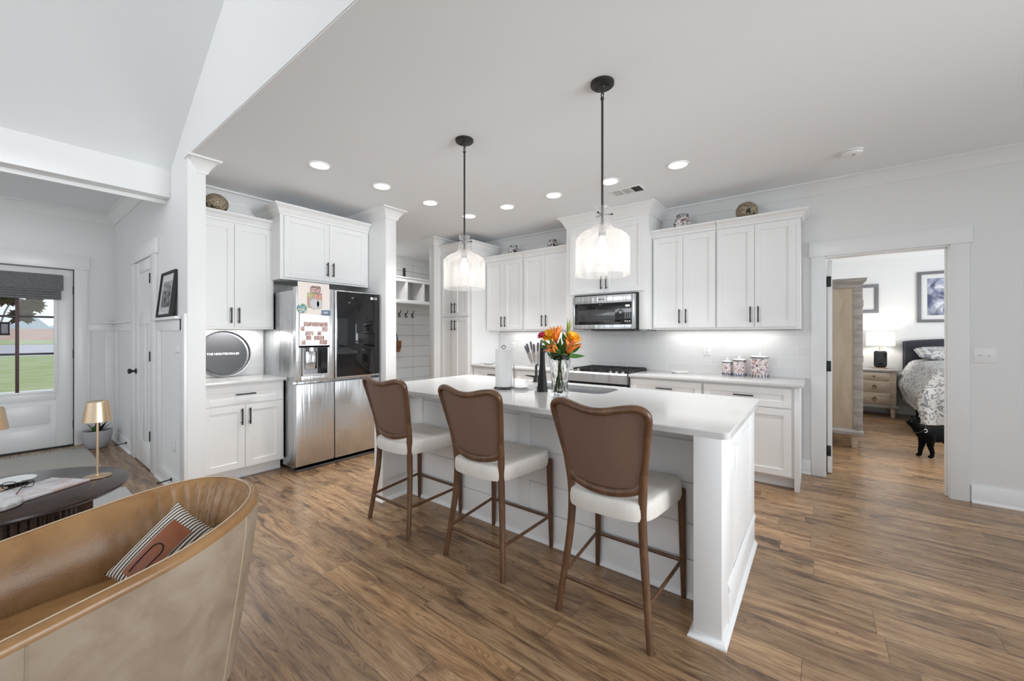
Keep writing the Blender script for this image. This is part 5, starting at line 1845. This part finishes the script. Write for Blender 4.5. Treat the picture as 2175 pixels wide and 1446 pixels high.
b = MB().grid(lambda u, v: sham(u, v, 1), 24, 20).grid(lambda u, v: sham(u, v, -1), 24, 20)
bmesh.ops.remove_doubles(b.bm, verts=b.bm.verts, dist=1e-5)
part('sham_cover', b, 'quilt', ps, 70)
b = MB()
for a_, c_ in ((.02, .05), (.11, .15)):
    b.grid(lambda u, v: sham(a_ + (c_ - a_) * u, .05 + .9 * v, 1) + Vector((0, 0, .003)), 3, 14)
part('border_stripe', b, 'rug2', ps, 70)


def framed(name, lab, x0, x1, z0, z1, fw, mw_, art):
    r = thing(name, lab, 'picture', ((x0 + x1) / 2, 9.295, z0))
    b = MB()
    for q in ((x0, x1, z0, z0 + fw), (x0, x1, z1 - fw, z1), (x0, x0 + fw, z0 + fw, z1 - fw), (x1 - fw, x1, z0 + fw, z1 - fw)):
        b.box(q[0], q[1], 9.265, 9.298, q[2], q[3], .003)
    part('frame', b, 'greyframe', r)
    part('mat_board', MB().box(x0 + fw, x1 - fw, 9.28, 9.296, z0 + fw, z1 - fw), 'paper', r)
    if art:
        part('print', MB().box(x0 + fw + mw_, x1 - fw - mw_, 9.277, 9.282, z0 + fw + mw_, z1 - fw - mw_), art, r)
    return r


framed('framed_picture', 'grey framed abstract blue and white print above the bed', 1.31, 2.12, 1.535, 2.36, .045, .07, 'art')
framed('framed_picture', 'dark grey framed pale picture above the nightstand, partly behind the armoire', .28, .838, 1.71, 2.205, .055, .1, None)

# ---------------------------------------------------------------- the black cat
ct_ = thing('cat', 'black cat standing by the bed looking up to the left, collar with a pale tag', 'cat', (1.02, 6.25, 0))
cd = Vector((-.86, -.51, 0)).normalized()      # the way it faces
cs = Vector((cd.y, -cd.x, 0))
CB = Vector((.99, 6.20, 0))


def CP(f, s, z):
    return CB + cd * f + cs * s + UP * z


b = MB()


def cap(pts, rad, n=16):
    """tapered limb with rounded ends"""
    b.tube(pts, rad, n)
    b.ell(pts[0], (rad[0],) * 3, n, 8)
    b.ell(pts[-1], (rad[-1],) * 3, n, 8)


cap([CP(-.22, 0, .255), CP(-.15, 0, .262), CP(-.04, 0, .250), CP(.04, 0, .246), CP(.085, 0, .262)], [.068, .082, .084, .080, .068])
cap([CP(.07, 0, .262), CP(.125, 0, .305), CP(.165, 0, .345)], [.066, .054, .046])
b.ell(CP(.185, 0, .372), (.052, .052, .048), 18, 12)
b.ell(CP(.226, 0, .376), (.028, .026, .021), 14, 10)
b.ell(CP(.247, 0, .382), (.012, .012, .010), 10, 8)
for s in (-1, 1):
    b.rings([[CP(.19, s * .048, .392), CP(.145, s * .048, .385), CP(.15, s * .010, .40), CP(.185, s * .010, .402)], [CP(.162, s * .05, .452), CP(.156, s * .05, .452), CP(.156, s * .042, .452), CP(.162, s * .042, .452)]])
    df = .03 * s
    cap([CP(.055, s * .042, .235), CP(.062 + df * .3, s * .04, .13), CP(.060 + df, s * .036, .06), CP(.062 + df, s * .036, .022)], [.046, .027, .020, .018])
    b.ell(CP(.078 + df, s * .036, .016), (.024, .021, .016), 12, 8)
    dh = -.02 * s
    cap([CP(-.185, s * .045, .235), CP(-.155 + dh, s * .05, .165), CP(-.205 + dh, s * .046, .095), CP(-.185 + dh, s * .044, .022)], [.060, .038, .020, .018])
    b.ell(CP(-.168 + dh, s * .044, .016), (.024, .021, .016), 12, 8)
cap([CP(-.27, 0, .29), CP(-.33, .01, .28), CP(-.40, .03, .20), CP(-.47, .04, .17)], [.022, .018, .016, .013])
o = part('body', b, 'fur', ct_, 180)
rm = o.modifiers.new('fuse', 'REMESH')
rm.mode = 'VOXEL'
rm.voxel_size = .0065
rm.use_smooth_shade = True
sm_ = o.modifiers.new('smooth', 'SMOOTH')
sm_.factor = .5
sm_.iterations = 5
nk = CP(.128, 0, .310)
ndir = (CP(.165, 0, .345) - CP(.07, 0, .262)).normalized()
u_ = ndir.orthogonal().normalized()
v_ = ndir.cross(u_)
part('collar', MB().tube([nk + (u_ * cos(a) + v_ * sin(a)) * .058 for a in [i * PI / 14 for i in range(28)]], .006, 8, False, True), 'dark', ct_)
tg = CP(.105, .055, .295)
b = MB().tube([CP(.118 + .016 * cos(a), -.064, .300 + .016 * sin(a)) for a in [.7 + i * 4.6 / 12 for i in range(13)]], .0035, 8)
part('collar_tag', b, 'white', ct_)
for s in (-1, 1):
    part('eye', MB().ell(CP(.226, s * .027, .393), (.007, .007, .007), 10, 8), M('cat_eye', (.06, .05, .01), .15), ct_)

# ---------------------------------------------------------------- outdoors beyond the entry door
struct('porch_floor', MB().box(-15.2, -7.2, -6, 6, -.16, -.02), 'concrete')


def ground(name, x0, x1, z0, z1, m, lab, cat, zb=-.6):
    o = single(name, MB().prism([(x0, z0), (x1, z1), (x1, zb - .2), (x0, zb - .2)], 1, -420, 420), m, lab, cat)
    del o['label'], o['category']
    o['kind'] = 'structure'


ground('lawn', -15.1, -47, -.10, -.25, 'grass', 'green lawn', 'lawn')
ground('road', -47, -105, -.28, -.28, 'road', 'grey road', 'road')
ground('verge', -105, -150, -.2, .1, 'grass', 'grass verge', 'grass')
ground('field', -150, -330, .1, 4.6, 'field', 'reddish field', 'field')
random.seed(5)
b = MB()
n = 400
pf_ = [(-200 + i, 5.5 + 1.2 * sin(i * .13) + .5 * sin(i * .41 + 1) + 7.5 * math.exp(-((i - 216) / 7.5) ** 2) + 4 * math.exp(-((i - 180) / 14) ** 2)) for i in range(n + 1)]
b.rings([[(-330 - k * 90, y, (z if k == 1 else 2)) for y, z in pf_] for k in (0, 1, 2)], False, False)
struct('hill_near', b, 'hill')
b = MB()
pf_ = [(-400 + 2 * i, 13 + 2.5 * sin(i * .16 + 2) + 1.2 * sin(i * .37)) for i in range(n + 1)]
b.rings([[(-560 - k * 120, y, (z if k == 1 else 2)) for y, z in pf_] for k in (0, 1, 2)], False, False)
struct('hill_far', b, 'hill2')
